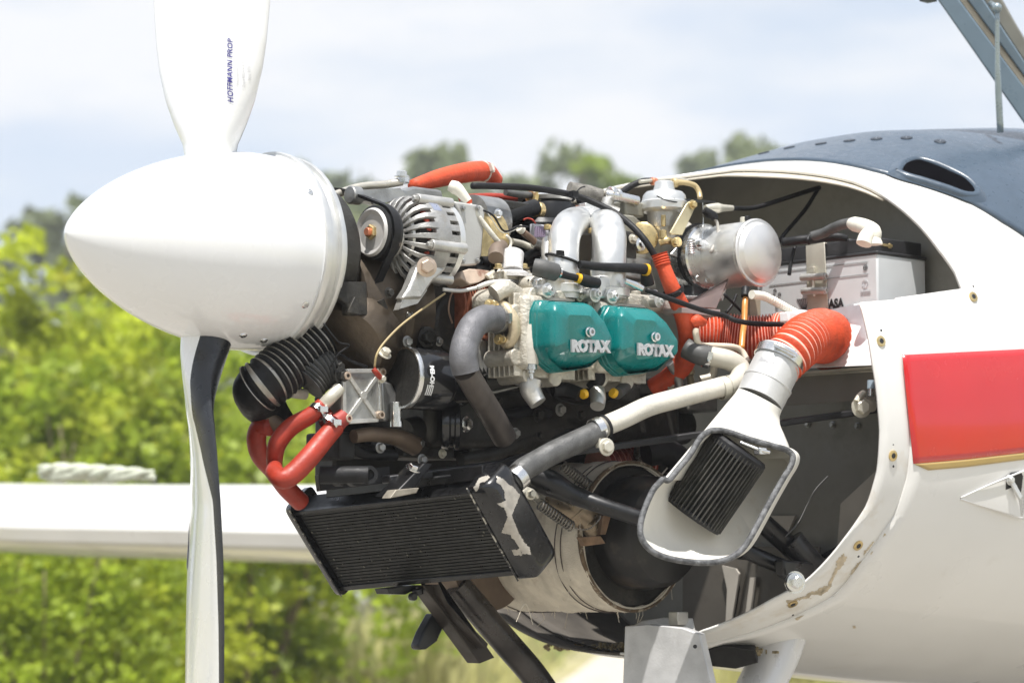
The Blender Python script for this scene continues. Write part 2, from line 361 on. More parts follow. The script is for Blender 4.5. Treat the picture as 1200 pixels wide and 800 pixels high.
sh.append(tree('shrub', 'birch_shrub', 'x', 'green shrubs behind the aircraft', 0, 0, 2.5, 2.1, leafB, 5200, .085, 12, .02, .03))
sh.append(tree('shrub', 'birch_shrub', 'x', 'green shrubs behind the aircraft', 0, 0, 2.8, 1.7, leafA, 4800, .08, 13, .02, .03))
# (x pixel, distance, top pixel row, kind, label)
spots = [(20, 13.5, 400, 1, 'low bright shrub at the left edge behind the white wing'),
 (72, 14.2, 275, 0, 'tallest yellow-green shrub standing just left of the spinner nose'),
 (130, 13.4, 350, 2, 'leafy bright shrub below the spinner, behind the folded rope on the wing'),
 (215, 14.6, 318, 0, 'bright shrub directly behind the lower propeller blade'),
 (-60, 14.8, 350, 2, 'tall bright shrub cut by the left edge of the frame'),
 (290, 14.0, 372, 1, 'green shrub between the lower blade and the red hoses'),
 (150, 16.8, 330, 1, 'deeper green shrub in the second row behind the spinner'),
 (30, 17.2, 365, 0, 'second-row shrub behind the wing near the left edge'),
 (270, 17.5, 400, 2, 'second-row shrub right of the lower propeller blade'),
 (60, 11.8, 560, 1, 'dark low shrub under the wing at the lower left'),
 (150, 12.2, 575, 0, 'low shrub under the wing left of the blade tip'),
 (-40, 12.2, 540, 2, 'low shrub under the wing tip at the left frame edge')]
for i, (px, y, ty, k, lb) in enumerate(spots):
    g = D(px, 400, y); hh = CAMZ+D(px, ty, y).z-CAMZ
    src = sh[k]; c = copy_tree(src)
    b = (2.7, 2.5, 2.8)[k]; s = hh/b; c.scale = (min(1.15, max(.62, s*1.05)),)*2+(s,); c.location = (g.x, y, 0); c.rotation_euler.z = i*2.1; c['label'] = lb
for i, (x, y, s, k) in enumerate([(-7.5, 14, 1.1, 0), (-5.2, 15.5, 1, 1), (-6.3, 12, .7, 2), (-9.5, 17, 1.2, 2), (-11.5, 13, .9, 0)]):
    c = copy_tree(sh[k]); c.location = (x, y, 0); c.scale = (s, s, s); c.rotation_euler.z = i*1.7
    c['label'] = ['tall shrub well left of the frame', 'second shrub beyond the left frame edge', 'small shrub left of the frame in front', 'largest shrub far left of the frame', 'outermost shrub far to the left'][i]
for s in sh:
    for ch in list(s.children): bpy.data.objects.remove(ch)
    bpy.data.objects.remove(s)
pine = [tree('tree', 'pine_tree', 'x', 'distant trees behind the aircraft', 0, 0, 10, 4.2, leafC, 3000, .42, 21, .2, .35),
        tree('tree', 'pine_tree', 'x', 'distant trees behind the aircraft', 0, 0, 10, 3.6, leafC, 2600, .42, 22, .2, .25),
        tree('tree', 'birch_tree', 'x', 'distant trees behind the aircraft', 0, 0, 10, 4.6, leafD, 3000, .42, 23, .2, .3),
        tree('tree', 'spruce_tree', 'x', 'distant trees behind the aircraft', 0, 0, 10, 3.4, leafC, 2600, .35, 24, .2, .1, True)]
far = [(355, 62, 190, 0, .8, 'dark pine crown just right of the spinner top'), (410, 66, 196, 1, .75, 'small round pine crown above the alternator pulley'),
 (470, 60, 176, 0, 1.1, 'broad pine crown above the alternator'), (548, 75, 192, 1, .6, 'faint pine top behind the orange hose'),
 (655, 62, 180, 0, .9, 'pine crown above the two silver intake elbows'), (690, 68, 205, 1, .7, 'low pine shoulder right of the intake elbows'),
 (748, 52, 178, 2, .95, 'bright green birch crown behind the carburettor'), (842, 62, 172, 0, .85, 'pine crown above the front edge of the blue-grey deck'),
 (932, 66, 154, 1, .75, 'small pine top peeping over the blue-grey deck'), (80, 58, 210, 1, 1.25, 'pale grey-green pine top left of the spinner'),
 (15, 64, 234, 3, .8, 'narrow spruce at the left edge of the frame'), (-60, 60, 230, 0, 1, 'pine just outside the left frame edge'),
 (600, 80, 215, 0, 1, 'distant pine hidden behind the engine top'), (1010, 70, 168, 0, .9, 'pine hidden behind the blue-grey deck'), (1110, 66, 175, 1, .9, 'pine behind the canopy strut base'),
 (1220, 64, 160, 0, 1, 'pine right of the frame behind the cockpit'), (385, 72, 203, 0, .8, 'small pine crown between the two nearest the alternator'), (440, 70, 196, 1, .7, 'narrow pine crown left of the broad one above the alternator'), (515, 78, 200, 0, .8, 'distant low pine behind the start of the orange hose'), (622, 72, 200, 1, .8, 'low pine crown left of the two intake elbows'), (715, 74, 196, 1, .8, 'dark pine crown just left of the bright green birch'), (785, 70, 186, 0, .9, 'rounded pine crown above the carburettor'), (812, 74, 184, 1, .7, 'small pine crown between carburettor and blue-grey deck'), (880, 70, 172, 0, .8, 'low pine crown partly hidden by the blue-grey deck'), (45, 70, 238, 3, .8, 'second narrow spruce left of the spinner nose'), (280, 70, 215, 1, .9, 'pine hidden behind the spinner'), (170, 75, 220, 0, .9, 'pine behind the middle of the spinner')]
for i, (px, y, ty, k, sw, lb) in enumerate(far):
    g = D(px, 400, y); hh = D(px, ty, y).z; c = copy_tree(pine[k]); s = hh/10*1.03; sw *= 1.05
    c.location = (g.x, y, 0); c.scale = (s*sw, s*sw, s); c.rotation_euler.z = i*2.3+1; c['label'] = lb
for i in range(15):  # unseen pines added behind the camera to darken paint and metal reflections
    c = copy_tree(pine[i % 3]); c.location = (-42+i*6.1, -34-(i*7 % 5)*2.4, 0); k = .95+.1*((i*5) % 4); c.scale = (k*1.5, k*1.5, k); c.rotation_euler.z = i*1.9; c['label'] = ['westernmost', 'second', 'third', 'fourth', 'fifth', 'sixth', 'seventh', 'eighth', 'ninth', 'tenth', 'eleventh', 'twelfth', 'thirteenth', 'fourteenth', 'easternmost'][i]+' pine of the unseen row added behind the photographer for reflections'; c['group'] = 'unseen tree row added for reflections'
for s in pine:
    for ch in list(s.children): bpy.data.objects.remove(ch)
    bpy.data.objects.remove(s)
def grass():
    rng = random.Random(5); vs = []; fs = []
    for i in range(26000):
        y = 15+rng.random()**1.5*60; x = rng.uniform(-.42, .42)*y
        if abs(x-(.6+(y-18)*.048)) < .7 and y < 50: continue
        h = rng.uniform(.3, .95)*(.35+.9*max(0, noise.noise(V((x*.22, y*.12, 3)))+.5)); a = rng.uniform(0, 3.14); ww = .022+y*.0006; lx, ly = rng.gauss(0, .12), rng.gauss(0, .12)
        o = len(vs); dx, dy = math.cos(a)*ww, math.sin(a)*ww
        vs += [V((x-dx, y-dy, .0)), V((x+dx, y+dy, .0)), V((x+dx*.7+lx*.5, y+dy*.7+ly*.5, h*.6)), V((x+lx, y+ly, h)), V((x-dx*.7+lx*.5, y-dy*.7+ly*.5, h*.6))]; fs.append([o, o+1, o+2, o+3, o+4])
    mb = MB(); mb.v = vs; mb.f = fs; mb.mi = [0]*len(fs)
    o = obj('tall_grass', mb, grassm, recalc=False, sharp=180, kind='stuff'); tag(o, 'tall pale dry grass growing in the field behind the aircraft', 'grass')
grass()

# ================================================================== FUSELAGE
def interp(t, x):
    if x <= t[0][0]: return t[0][1]
    for (a, p), (b, q) in zip(t, t[1:]):
        if x <= b: f = (x-a)/(b-a); return p+(q-p)*f
    return t[-1][1]
TOPZ = [(.6, .655), (.85, .708), (1.05, .752), (1.3, .828), (1.6, .868), (1.85, .893), (3, .95), (4.5, .9)]
BOTZ = [(.6, -.085), (.85, -.105), (1.34, -.152), (2.2, -.21), (4.5, -.1)]
WID = [(.6, .455), (.85, .49), (1.2, .525), (1.6, .56), (2.4, .6), (4.5, .5)]
SE = 2.35
def body(u, ph, off=0):
    t, b, w_ = interp(TOPZ, u), interp(BOTZ, u), interp(WID, u); zc, h = (t+b)/2, (t-b)/2
    c, s = math.cos(ph), math.sin(ph)
    return W(u, (w_+off)*math.copysign(abs(c)**(2/SE), c), zc+(h+off)*math.copysign(abs(s)**(2/SE), s))
def bF(p):
    u, n, z = UN(p); t, b, w_ = interp(TOPZ, u), interp(BOTZ, u), interp(WID, u); zc, h = (t+b)/2, (t-b)/2
    return (abs(n)/w_)**SE+(abs(z-zc)/h)**SE-1, u, n, z, zc, h, w_
def onbody(px, py):
    r = ray(px, py); o = V((0, 0, CAMZ)); t = 3.2; best = None
    while t < 7.5:
        q = bF(o+r*t)
        if best is None or q[0] < best[0]: best = (q[0], t)
        if q[0] <= 0: break
        t += .01
    t = best[1] if q[0] > 0 else t
    if q[0] <= 0:
        a, b = t-.01, t
        for _ in range(12):
            m = (a+b)/2
            if bF(o+r*m)[0] > 0: a = m
            else: b = m
        t = b
    _, u, n, z, zc, h, w_ = bF(o+r*t)
    c = math.copysign((abs(n)/w_)**(SE/2), n); s = math.copysign((abs(z-zc)/h)**(SE/2), z-zc)
    return u, math.atan2(s, c)
def bnorm(u, ph):
    a = body(u+.01, ph)-body(u-.01, ph); b = body(u, ph+.01)-body(u, ph-.01); n = a.cross(b).normalized()
    return n if (body(u, ph)-W(u, 0, .33)).dot(n) > 0 else -n
plane = thing('motor_glider', 'white motor glider fuselage with red stripe, cowling removed and engine exposed', 'aircraft', W(1.2, 0, -.8))
side_px = [(820, 757), (880, 743), (935, 722), (977, 700), (1010, 660), (1037, 622), (1049, 605), (1064, 560), (1069, 500), (1064, 455), (1057, 416), (1053, 380), (1050, 349)]
top_px = [(1128, 338), (1120, 318), (1100, 290), (1080, 265), (1060, 246), (1040, 231), (1020, 219), (1000, 211), (970, 204), (930, 199), (890, 197), (860, 197)]
S = sorted([onbody(*p) for p in side_px], key=lambda q: q[1]); T_ = sorted([onbody(*p) for p in top_px], key=lambda q: q[1])
print('side', [(round(a, 3), round(math.degrees(b), 1)) for a, b in S]); print('top', [(round(a, 3), round(math.degrees(b), 1)) for a, b in T_])
T_ = [(u, max(p, S[-1][1]+.004)) for u, p in T_ if p < R(89)]
bd = [(R(-90), .80)] + [(p, u) for u, p in S if p > R(-86)] + [(p, u) for u, p in T_] + [(R(90), .82)]
# monotone
q = [bd[0]]
for p, u in bd[1:]:
    if p > q[-1][0]+1e-4: q.append((p, u))
bd = q
bd += [(R(100), .81), (R(180), .80), (R(270), .80)]
phs = sorted(set([p for p, _ in bd]+[R(-90+i*3) for i in range(121)]))
phs = [phs[0]]+[b for a, b in zip(phs, phs[1:]) if b-a > 1e-5]
if abs(phs[-1]-R(270)) < .03: phs = phs[:-1]
if phs[-1] > R(270)-1e-3: phs = phs[:-1]
mb = MB(); rings = []
NU = 40
for k in range(NU+1):
    t = (k/NU)**1.3; rings.append([body(interp(bd, p)*(1-t)+4.4*t, p, 0) for p in phs])
mb.loft(rings, (False, False))
sk = obj('fuselage_skin', mb, [whited, inner], plane, sharp=60)
so_ = sk.modifiers.new('solid', 'SOLIDIFY'); so_.thickness = .006; so_.offset = -1; so_.material_offset = 1; so_.material_offset_rim = 0
dirty_shade = M('dirty_shade_inside', (.075, .066, .055), .8, 0, .3, 10, dirt=(.03, .026, .022), amt=.5, dscale=9, dw=.3)  # dirty dark tone with the lower cowl's shade painted in
# inset flange ring round the cowling joint
inn_px = [(820, 744), (880, 720), (907, 705), (947, 683), (992, 633), (1019, 593), (1031, 552), (1034, 502), (1031, 466), (1025, 425), (1017, 380), (1010, 353)]
I_ = sorted([onbody(*p) for p in inn_px], key=lambda q: q[1])
IB = [(R(-90), .745)]+[(p, u) for u, p in I_ if p > R(-84)]
rows = []; pe = min(S[-1][1], I_[-1][1])
for i in range(70):
    ph = R(-90)+(pe-R(-90))*i/69; a = interp(IB, ph); b = interp(bd, ph)
    rows.append([body(a+(b+.012-a)*j/4, ph, -.0035) for j in range(5)])
mb = MB(); mb.loft(rows, (False, False), closed=False)
for i in range(24):                                # far side of the lip
    pass
fl = obj('cowling_flange', mb, [flangem, inner], plane, sharp=60); m_ = fl.modifiers.new('solid', 'SOLIDIFY'); m_.thickness = .004; m_.offset = -1; m_.material_offset = 1
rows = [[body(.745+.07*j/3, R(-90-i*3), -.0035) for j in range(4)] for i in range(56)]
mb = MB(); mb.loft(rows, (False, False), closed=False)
fl = obj('cowling_flange', mb, [dirty_shade, dirty_shade], plane, sharp=60); m_ = fl.modifiers.new('solid', 'SOLIDIFY'); m_.thickness = .004; m_.offset = -1; m_.material_offset = 1  # far flange takes the same painted-in shade
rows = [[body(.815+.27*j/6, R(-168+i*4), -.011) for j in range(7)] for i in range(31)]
mb = MB(); mb.loft(rows, (False, False), closed=False); fl = obj('shade_liner', mb, dirty_shade, plane, sharp=60); m_ = fl.modifiers.new('solid', 'SOLIDIFY'); m_.thickness = .002; m_.offset = 0  # added liner; its dark colour stands in for shade inside the cowl
# upper lip (pale inside edge)
rows = [[body(interp(bd, R(a))+.008-.045*j/3*min(1, max(.15, (a-46)/26)), R(a), -.008) for j in range(4)] for a in range(50, 106, 2)]
mb = MB(); mb.loft(rows, (False, False), closed=False)
lip = M('pale_inner_lip', (.50, .46, .38), .6, 0, .1, 8, dirt=(.33, .28, .2), amt=.45, dw=.3)
fl = obj('upper_lip', mb, lip, plane, sharp=60); m_ = fl.modifiers.new('solid', 'SOLIDIFY'); m_.thickness = .003; m_.offset = -1
# fastener holes
for px, py in [(1048, 534), (1034, 399), (1140, 348), (1007, 640), (930, 709)]:
    u, ph = onbody(px, py); n = bnorm(u, ph); c = body(u, ph, .0012 if px > 1100 else -.0025)
    h_ = MB(); h_.lathe(c-n*.002, n, [(0, .0085), (.003, .0085), (.0034, .007), (.0034, .0045), (-.004, .004)], 20, cap=(True, True))
    f = obj('quarter_turn_fastener', h_, brass, plane)
    h2 = MB(); h2.lathe(c+n*.0012, n, [(0, .004), (.0005, .0035)], 14)
    for s_ in (-1, 1): h2.lathe(c+UP*(s_*.0165)+n*.0004, n, [(0, .0021), (.0006, .0018)], 10)
    obj('rivet_holes', h2, ink, f)
def patch(name, px, mat, off, nu=14, nv=6, parent=plane, th=0, **k):
    # px: (top polyline, bottom polyline) of pixels -> patch lying on the body
    A, B = px
    def along(L, t):
        i = min(len(L)-2, int(t*(len(L)-1))); f = t*(len(L)-1)-i; return (L[i][0]*(1-f)+L[i+1][0]*f, L[i][1]*(1-f)+L[i+1][1]*f)
    rows = []
    for i in range(nu+1):
        a, b = along(A, i/nu), along(B, i/nu)
        rows.append([body(*onbody(a[0]+(b[0]-a[0])*j/nv, a[1]+(b[1]-a[1])*j/nv), off) for j in range(nv+1)])
    mb = MB(); mb.loft(rows, (False, False), closed=False)
    o = obj(name, mb, mat, parent, sharp=60, **k)
    if th: m_ = o.modifiers.new('solid', 'SOLIDIFY'); m_.thickness = th; m_.offset = -1
    return o
patch('red_stripe', ([(1057, 416), (1128, 412.5), (1200, 409), (1290, 405), (1480, 397)], [(1070, 543), (1130, 538), (1200, 530), (1290, 520), (1480, 499)]), red, .0012, 30, 16, th=.001)
patch('gold_stripe', ([(1071, 543.5), (1130, 538.5), (1200, 530.5), (1290, 520.5), (1480, 499.5)], [(1087, 550.5), (1130, 547), (1200, 538), (1290, 527), (1480, 505)]), gold, .0015, 30, 4, th=.001)
# blue-grey upper deck
dk = [onbody(*p) for p in [(870, 191), (907, 189), (940, 190), (977, 192), (1026, 203), (1082, 219), (1135, 238), (1170, 259), (1200, 278)]]
dk = sorted([(u, ph) for u, ph in dk]); print('deck', [(round(a, 3), round(math.degrees(b), 1)) for a, b in dk])
UBD = [(R(20), 1.29), (R(30), 1.23), (R(35.3), 1.195), (R(41.9), 1.162), (R(50.2), 1.109), (R(59.8), 1.07), (R(69.6), 1.05), (R(80), 1.035), (R(90), 1.03)]
rows = []
for i in range(66):
    ph = R(20+140*i/65); ub = interp(UBD, ph if ph < math.pi/2 else math.pi-ph)
    rows.append([body(ub+(2.9-ub)*(j/30)**1.4, ph, .0045) for j in range(31)])
mb = MB(); mb.loft(rows, (False, False), closed=False)
dko = obj('upper_deck', mb, bluep, plane, sharp=60); m_ = dko.modifiers.new('solid', 'SOLIDIFY'); m_.thickness = .005; m_.offset = -1
for x, y in [(690, 463), (802, 475), (590, 466), (500, 472), (405, 482), (300, 495), (215, 513)]:
    u, ph = onbody(820+x/2.858, 3+y/2.858); n = bnorm(u, ph); h_ = MB(); h_.lathe(body(u, ph, .0045), n, [(0, .0105), (.0012, .0105), (.002, .009), (.002, .003), (.0012, .002)], 18)
    obj('deck_fastener', h_, M('dark_steel', (.05, .06, .075), .4, .5) if 'dark_steel' not in MT else MT['dark_steel'], plane)
vo = [(655, 590), (676, 560), (720, 547), (770, 556), (830, 580), (890, 612), (921, 645), (918, 664), (880, 664), (820, 643), (740, 618), (690, 604)]
vp = [onbody(820+x/2.858, y/2.858) for x, y in vo]; vc = (sum(a for a, _ in vp)/12, sum(b for _, b in vp)/12)
ring = [body(u, p, .006) for u, p in vp]; cc = body(*vc, .004); mb = MB(); loop = catmull(ring+[ring[0]], 4)
mb.tube(loop, .0075, 10, smooth=False, cap=False); obj('vent_rim', mb, bluep, plane, sharp=180)
big = [cc+(p-cc)*1.25 for p in loop[:-1]]; big = [p-bnorm(*vc)*.001 for p in big]
nn = bnorm(*vc); mb = MB(); mb.loft([[p-nn*.003 for p in big], [cc+(p-cc)*1.06+nn*.006 for p in loop[:-1]]], (False, False)); obj('vent_fairing', mb, bluep, plane, sharp=180)
mb = MB(); mb.loft([[p+nn*.0035 for p in loop[:-1]], [cc+(p-cc)*.8+nn*.002 for p in loop[:-1]]], (True, True)); obj('vent_shade_patch', mb, M('vent_shade', (.004, .004, .005), .9, spec=0), plane)  # closed black patch; its colour stands in for the shaded vent recess
# side air scoop with latch lever
def sp_(x, y, off): return body(*onbody(1040+x/3.333, 380+y/3.333), off)
rim = [sp_(285, 675, .001), sp_(400, 620, .003), sp_(533, 565, .005), sp_(560, 560, .005)]
mb = MB(); mb.tube(rim, [.001, .0022], 8); mb.tube([sp_(285, 680, .001), sp_(400, 716, .003), sp_(520, 752, .006)], [.001, .0022], 8); mb.tube([sp_(520, 752, .006), sp_(528, 660, .006), sp_(534, 580, .006)], .0025, 8)
obj('scoop_edge', mb, white, plane, sharp=180)
rows = []
for i in range(9):
    t = i/8; a = (285+(500-285)*t, 672+(590-672)*t); b = (285+(500-285)*t, 684+(742-684)*t)
    rows.append([sp_(a[0]+(b[0]-a[0])*j/5, a[1]+(b[1]-a[1])*j/5, .0008+.010*t*(j/5)) for j in range(6)])
mb = MB(); mb.loft(rows, (False, False), closed=False); obj('scoop_ramp', mb, whited, plane, sharp=180)
mb = MB(); rr = [sp_(x, y, .0012) for x, y in [(462, 600), (480, 578), (515, 572), (524, 590), (518, 640), (505, 700), (480, 722), (458, 700), (456, 640)]]
mb.prism(rr, bnorm(*onbody(1185, 575))*.002); lo = obj('latch_slot', mb, blackp, plane)
mb = MB(); mb.bar(sp_(470, 605, .006), sp_(497, 668, .012), .009, .004, AFT); mb.bolt(sp_(470, 605, .003), NEAR, .006); obj('latch_lever', mb, alub, plane, bevel=.001)
# firewall and interior
mb = MB(); U1 = 1.10
t_, b_, w_ = interp(TOPZ, U1), interp(BOTZ, U1), interp(WID, U1)
rr = [body(U1, R(a), -.008) for a in range(0, 360, 5)]; mb.loft([rr, [p+AFT*.006 for p in rr]])
obj('firewall', mb, [firem], plane)
for poly in ([(955, 560, 0), (990, 548, 0), (985, 600, 0), (972, 632, 0)],): pass
# stepped shelf below the battery
mb = MB(); mb.prism([W(.90, .12, .365), W(.90, .47, .365), W(1.09, .47, .365), W(1.09, .12, .365)], UP*-.004); obj('battery_shelf', mb, plate, plane)
shg = M('shelf_grey', (.24, .225, .20), .45, .3, .1, 10, dirt=(.14, .13, .11), amt=.4, dw=.3)
mb = MB(); mb.prism([PU(x, y, .93) for x, y in ((905, 442), (1032, 434), (1036, 468), (905, 476))], AFT*.003); mb.prism([PU(x, y, .93) for x, y in ((905, 442), (1032, 434))]+[p+AFT*.12+UP*.012 for p in (PU(1032, 434, .93), PU(905, 442, .93))], UP*-.003); obj('shelf_front', mb, shg, plane, bevel=.001)
mb = MB(); mb.prism([PU(x, y, .925) for x, y in ((905, 439), (1032, 431.5), (1032, 435), (905, 443))], AFT*.004); obj('shelf_edge', mb, plate, plane, bevel=.0008)
mb = MB(); mb.prism([PU(930, 372, .945), PU(967, 364, .945), PU(1006, 355, .945), PU(1014, 356, .945), PU(1022, 428, .885), PU(930, 432, .885)], AFT*.003); obj('battery_tray', mb, white, plane, bevel=.001)
mb = MB(); mb.prism([PU(x, y, 1.09) for x, y in ((985, 590), (1030, 548), (1040, 640), (990, 680), (981, 640))], AFT*.006); obj('sun_patch', mb, fire_sun, plane)  # pale plates here and below paint patches of sunlight on the firewall
mb = MB(); mb.prism([PU(x, y, 1.09) for x, y in ((899, 604), (932, 604), (921, 628), (914, 626))], AFT*.006); obj('sun_patch', mb, fire_sun, plane)
mb = MB(); mb.prism([PU(x, y, 1.05) for x, y in ((846, 662), (862, 666), (866, 672), (856, 735), (850, 735), (852, 690))], AFT*.004); mb.prism([PU(x, y, 1.05) for x, y in ((879, 676), (884, 676), (878, 730), (872, 730))], AFT*.004); obj('sun_patch', mb, fire_sun, plane)
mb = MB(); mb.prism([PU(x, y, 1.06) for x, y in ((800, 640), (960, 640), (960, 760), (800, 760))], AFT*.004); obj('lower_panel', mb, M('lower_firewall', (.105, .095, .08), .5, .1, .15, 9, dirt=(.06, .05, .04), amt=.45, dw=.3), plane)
# wings
wingm = whited
def wing(sg, name):
    mb = MB(); rings = []; crease = []
    for n, uL, ch, zt, zb in [(.42, 1.74, 1.5, .235, .018), (2.12, 1.8, 1.4, .290, .078), (3.54, 1.85, 1.25, .335, .117), (6.2, 1.95, 1.0, .43, .23)]:
        zm = (zt+zb)/2; h = (zt-zb)/2; r_ = []
        for x, y in [(1, .0), (.8, .42), (.6, .75), (.4, .97), (.3, 1.0), (.2, .96), (.1, .78), (.05, .56), (.02, .3), (.004, .02), (0, -.25), (.012, -.56), (.03, -.66), (.09, -.84), (.2, -.98), (.35, -1), (.6, -.75), (.8, -.35)]:
            r_.append(W(uL+x*ch, sg*n, zm+y*h))
        rings.append(r_)
    mb.loft(rings); return obj(name, mb, wingm, plane, sharp=28)
wing(-1, 'wing')
# belly parts: grey vertical plate, white nose leg, dark recess
mb = MB(); p_ = [D(732, 733, 4.30), D(760, 731, 4.28), D(800, 735, 4.24), D(820, 742, 4.22), D(833, 800, 4.2), D(840, 850, 4.2), D(728, 850, 4.30)]
mb.prism(p_, V((.01, .02, 0))); pl = obj('gear_door', mb, M('brushed_door', (.56, .56, .56), .45, .35, .12, 25, bump=.2, dirt=(.3, .28, .25), amt=.42, dw=.3), plane, bevel=.002)
mb = MB(); mb.lathe(D(814.5, 757, 4.215), V((0, -1, 0)), [(0, .0032), (.002, .003), (.002, .001)], 12); obj('rivet', mb, ink, pl)
mb = MB(); mb.prism([D(742, 733, 4.33), D(815, 738, 4.3), D(812, 724, 4.31), D(778, 723, 4.32), D(752, 727, 4.33)], V((0, .02, 0))); mb.box(D(795, 724, 4.31), (.012, .01, .010)); obj('door_hinge', mb, alu, plane, bevel=.001)
mb = MB(); mb.tube([D(918, 740, 4.45), D(905, 775, 4.44), D(878, 830, 4.42), D(850, 885, 4.40)], [.045, .043, .042], 24, flat=.75); obj('nose_leg', mb, M('satin_white_leg', (.66, .66, .66), .3, .2, .04, 10, dirt=(.5, .48, .42), amt=.4, dw=.4), plane, sharp=180)
mb = MB(); mb.prism([D(822, 762, 4.40), D(850, 757, 4.36), D(884, 762, 4.36), D(888, 776, 4.36), D(862, 783, 4.38), D(826, 779, 4.4)], V((.01, .10, .02))); obj('leg_well', mb, M('well_dark', (.012, .011, .01), .8), plane)
# debris ledge at the bottom of the cowl
rng = random.Random(3); mb = MB()
for i in range(260):
    t = rng.random(); c = W(.80+rng.random()*.10, -.25+.5*t, -.088+rng.random()*.008); s_ = rng.uniform(.002, .006)
    mb.box(c, (s_, s_*rng.uniform(.3, 1), s_*.4), basis(V((rng.gauss(0, 1), rng.gauss(0, 1), rng.gauss(0, 1)))))
obj('dirt_crumbs', mb, M('crumbs', (.2, .16, .09), .9, 0, .5, 200), plane, kind='stuff')
# canopy frame, open, with strut
can = thing('open_canopy', 'open canopy with blue-grey frame and clear glazing at the top right corner', 'canopy', D(1180, 150, 4.9))
def cy(x, y, d): return D(820+x/2.858, y/2.858, d)
def band(a, b, d, th, mat, name):                  # a, b : two pixel edges of the bar
    mb = MB(); mb.prism([cy(*a[0], d), cy(*a[1], d+.05), cy(*b[1], d+.05), cy(*b[0], d)], V((.01, th, 0))); return obj(name, mb, mat, can, bevel=.003)
band([(770, -40), (1130, 475)], [(840, -40), (1130, 350)], 4.75, .035, M('canopy_frame_paint', (.13, .18, .225), .35, 0, .06, 20), 'outer_frame')
band([(838, -40), (1130, 352)], [(868, -40), (1130, 312)], 4.765, .03, M('cream_seal', (.55, .49, .40), .5), 'seal_strip')
band([(868, -40), (1130, 312)], [(925, -40), (1130, 270)], 4.755, .035, MT['canopy_frame_paint'], 'inner_frame')
band([(925, -40), (1130, 270)], [(990, -40), (1130, 205)], 4.77, .03, M('frame_olive', (.2, .2, .18), .4), 'glazing_bead')
mb = MB(); q_ = [cy(975, -60, 4.78), cy(1150, 225, 4.83), cy(1700, 300, 4.9), cy(1700, -400, 4.85)]; mb.prism(q_, V((0, .004, 0))); obj('glazing', mb, glass, can)
mb = MB(); mb.tube([cy(996, 40, 4.70), cy(998, 240, 4.72), cy(1007, 445, 4.74)], [.0042, .0042, .006, .006], 14); mb.sphere(cy(995, 27, 4.70), .009); mb.tube([cy(995, 27, 4.695), cy(975, 12, 4.73)], .005, 10); obj('gas_strut', mb, M('strut_grey', (.3, .36, .39), .3, .5), can, sharp=180)
mb = MB(); mb.box(cy(765, 0, 4.75), (.012, .01, .003)); obj('latch_hook', mb, blackp, can)
# folded rope on the wing
rope = M('green_white_cloth', (.50, .52, .42), .85, 0, .15, 40, bump=.5, bscale=200, dirt=(.22, .32, .2), amt=.45, dscale=30, dw=.15)
cl = MB(); 
for k in range(4):
    pts = []
    for i in range(17):
        t = i/16; px = 46+134*t; n_ = -3.35+.85*t
        yy = 553+2.5*t+math.sin(t*13+k*2.1)*(4.0 if k < 3 else 1.5)-(2.2 if k < 3 else -5)+ (3*t if k < 3 else 0)
        pts.append(D(px, yy, 7.62-.5*t)+V((0, .02*math.cos(t*13+k*2.1), 0)))
    cl.tube(pts, [.006, .014, .015, .014, .013, .012, .010, .005], 10, 4, flat=.9)
tag(obj('folded_cover', cl, rope, sharp=180), 'pale green and white twisted fabric lying on top of the far wing', 'cloth')

# ================================================================== PROPELLER
prop = thing('propeller', 'white two-blade propeller with a large pointed white spinner', 'propeller', W(-.098, 0, -.3))
SC = C0
prof = []
Ln = .345; r0 = .1475
for i in range(40):
    t = i/39; x = -Ln*(1-t)**1.0 if False else -Ln*math.cos(t*math.pi/2)**1.15
    s_ = min(1, -x/Ln); rr_ = r0*(1-s_**2.05)**.70
    if s_ < .38: rr_ = min(rr_, r0*(1-.02*(.38-s_)/.38))
    prof.append((x, max(.0005, rr_)))
prof += [(.0, .1465), (.004, .1455)]
mb = MB(); mb.lathe(SC, AFT, prof, 72); spn = obj('spinner', mb, prop_w, prop, sharp=50)
for x, y in [(358, 357), (285, 393), (309, 399), (328, 402), (363, 225)]:
    # screws on the spinner flank: find surface point on ray
    r_ = ray(x, y); o_ = V((0, 0, CAMZ)); t = 3.6; hit = None
    while t < 4.3:
        p = o_+r_*t; q = p-SC; a = q.dot(AFT); rad = (q-AFT*a).length
        if -Ln < a < .004 and rad < interp(prof, a): hit = p; break
        t += .0008
    if hit:
        q = hit-SC; n = (q-AFT*q.dot(AFT)).normalized(); h_ = MB(); h_.lathe(hit-n*.0005, n, [(0, .0062), (.0014, .006), (.0026, .0042), (.0026, .0012), (.001, .001)], 16); obj('screw', h_, alup, spn)
mb = MB(); mb.lathe(SC, AFT, [(.001, .13), (.001, .1500), (.006, .1515), (.012, .1505), (.014, .143), (.03, .140), (.032, .1455), (.036, .1465), (.040, .1455), (.042, .13), (.056, .128), (.06, .11)], 72); obj('backplate', mb, alub, prop, sharp=30)
mb = MB(); mb.lathe(SC, AFT, [(.05, .112), (.076, .108), (.096, .108), (.10, .104), (.105, .10)], 64); obj('flywheel', mb, darkm, prop, sharp=30)
BR = [(.05, .066, 46, .072), (.12, .070, 44, .078), (.15, .080, 41, .074), (.18, .108, 38, .064), (.215, .136, 34.5, .052), (.26, .162, 30.5, .039), (.30, .177, 28, .031), (.37, .194, 25, .022), (.45, .198, 22.5, .019), (.55, .192, 20.5, .016), (.64, .178, 19, .014), (.72, .150, 18, .011), (.77, .115, 17, .009), (.795, .06, 16.5, .006)]
LIM = [(.12, .97), (.16, .86), (.20, .74), (.25, .67), (.31, .72), (.37, .82), (.8, .87)]
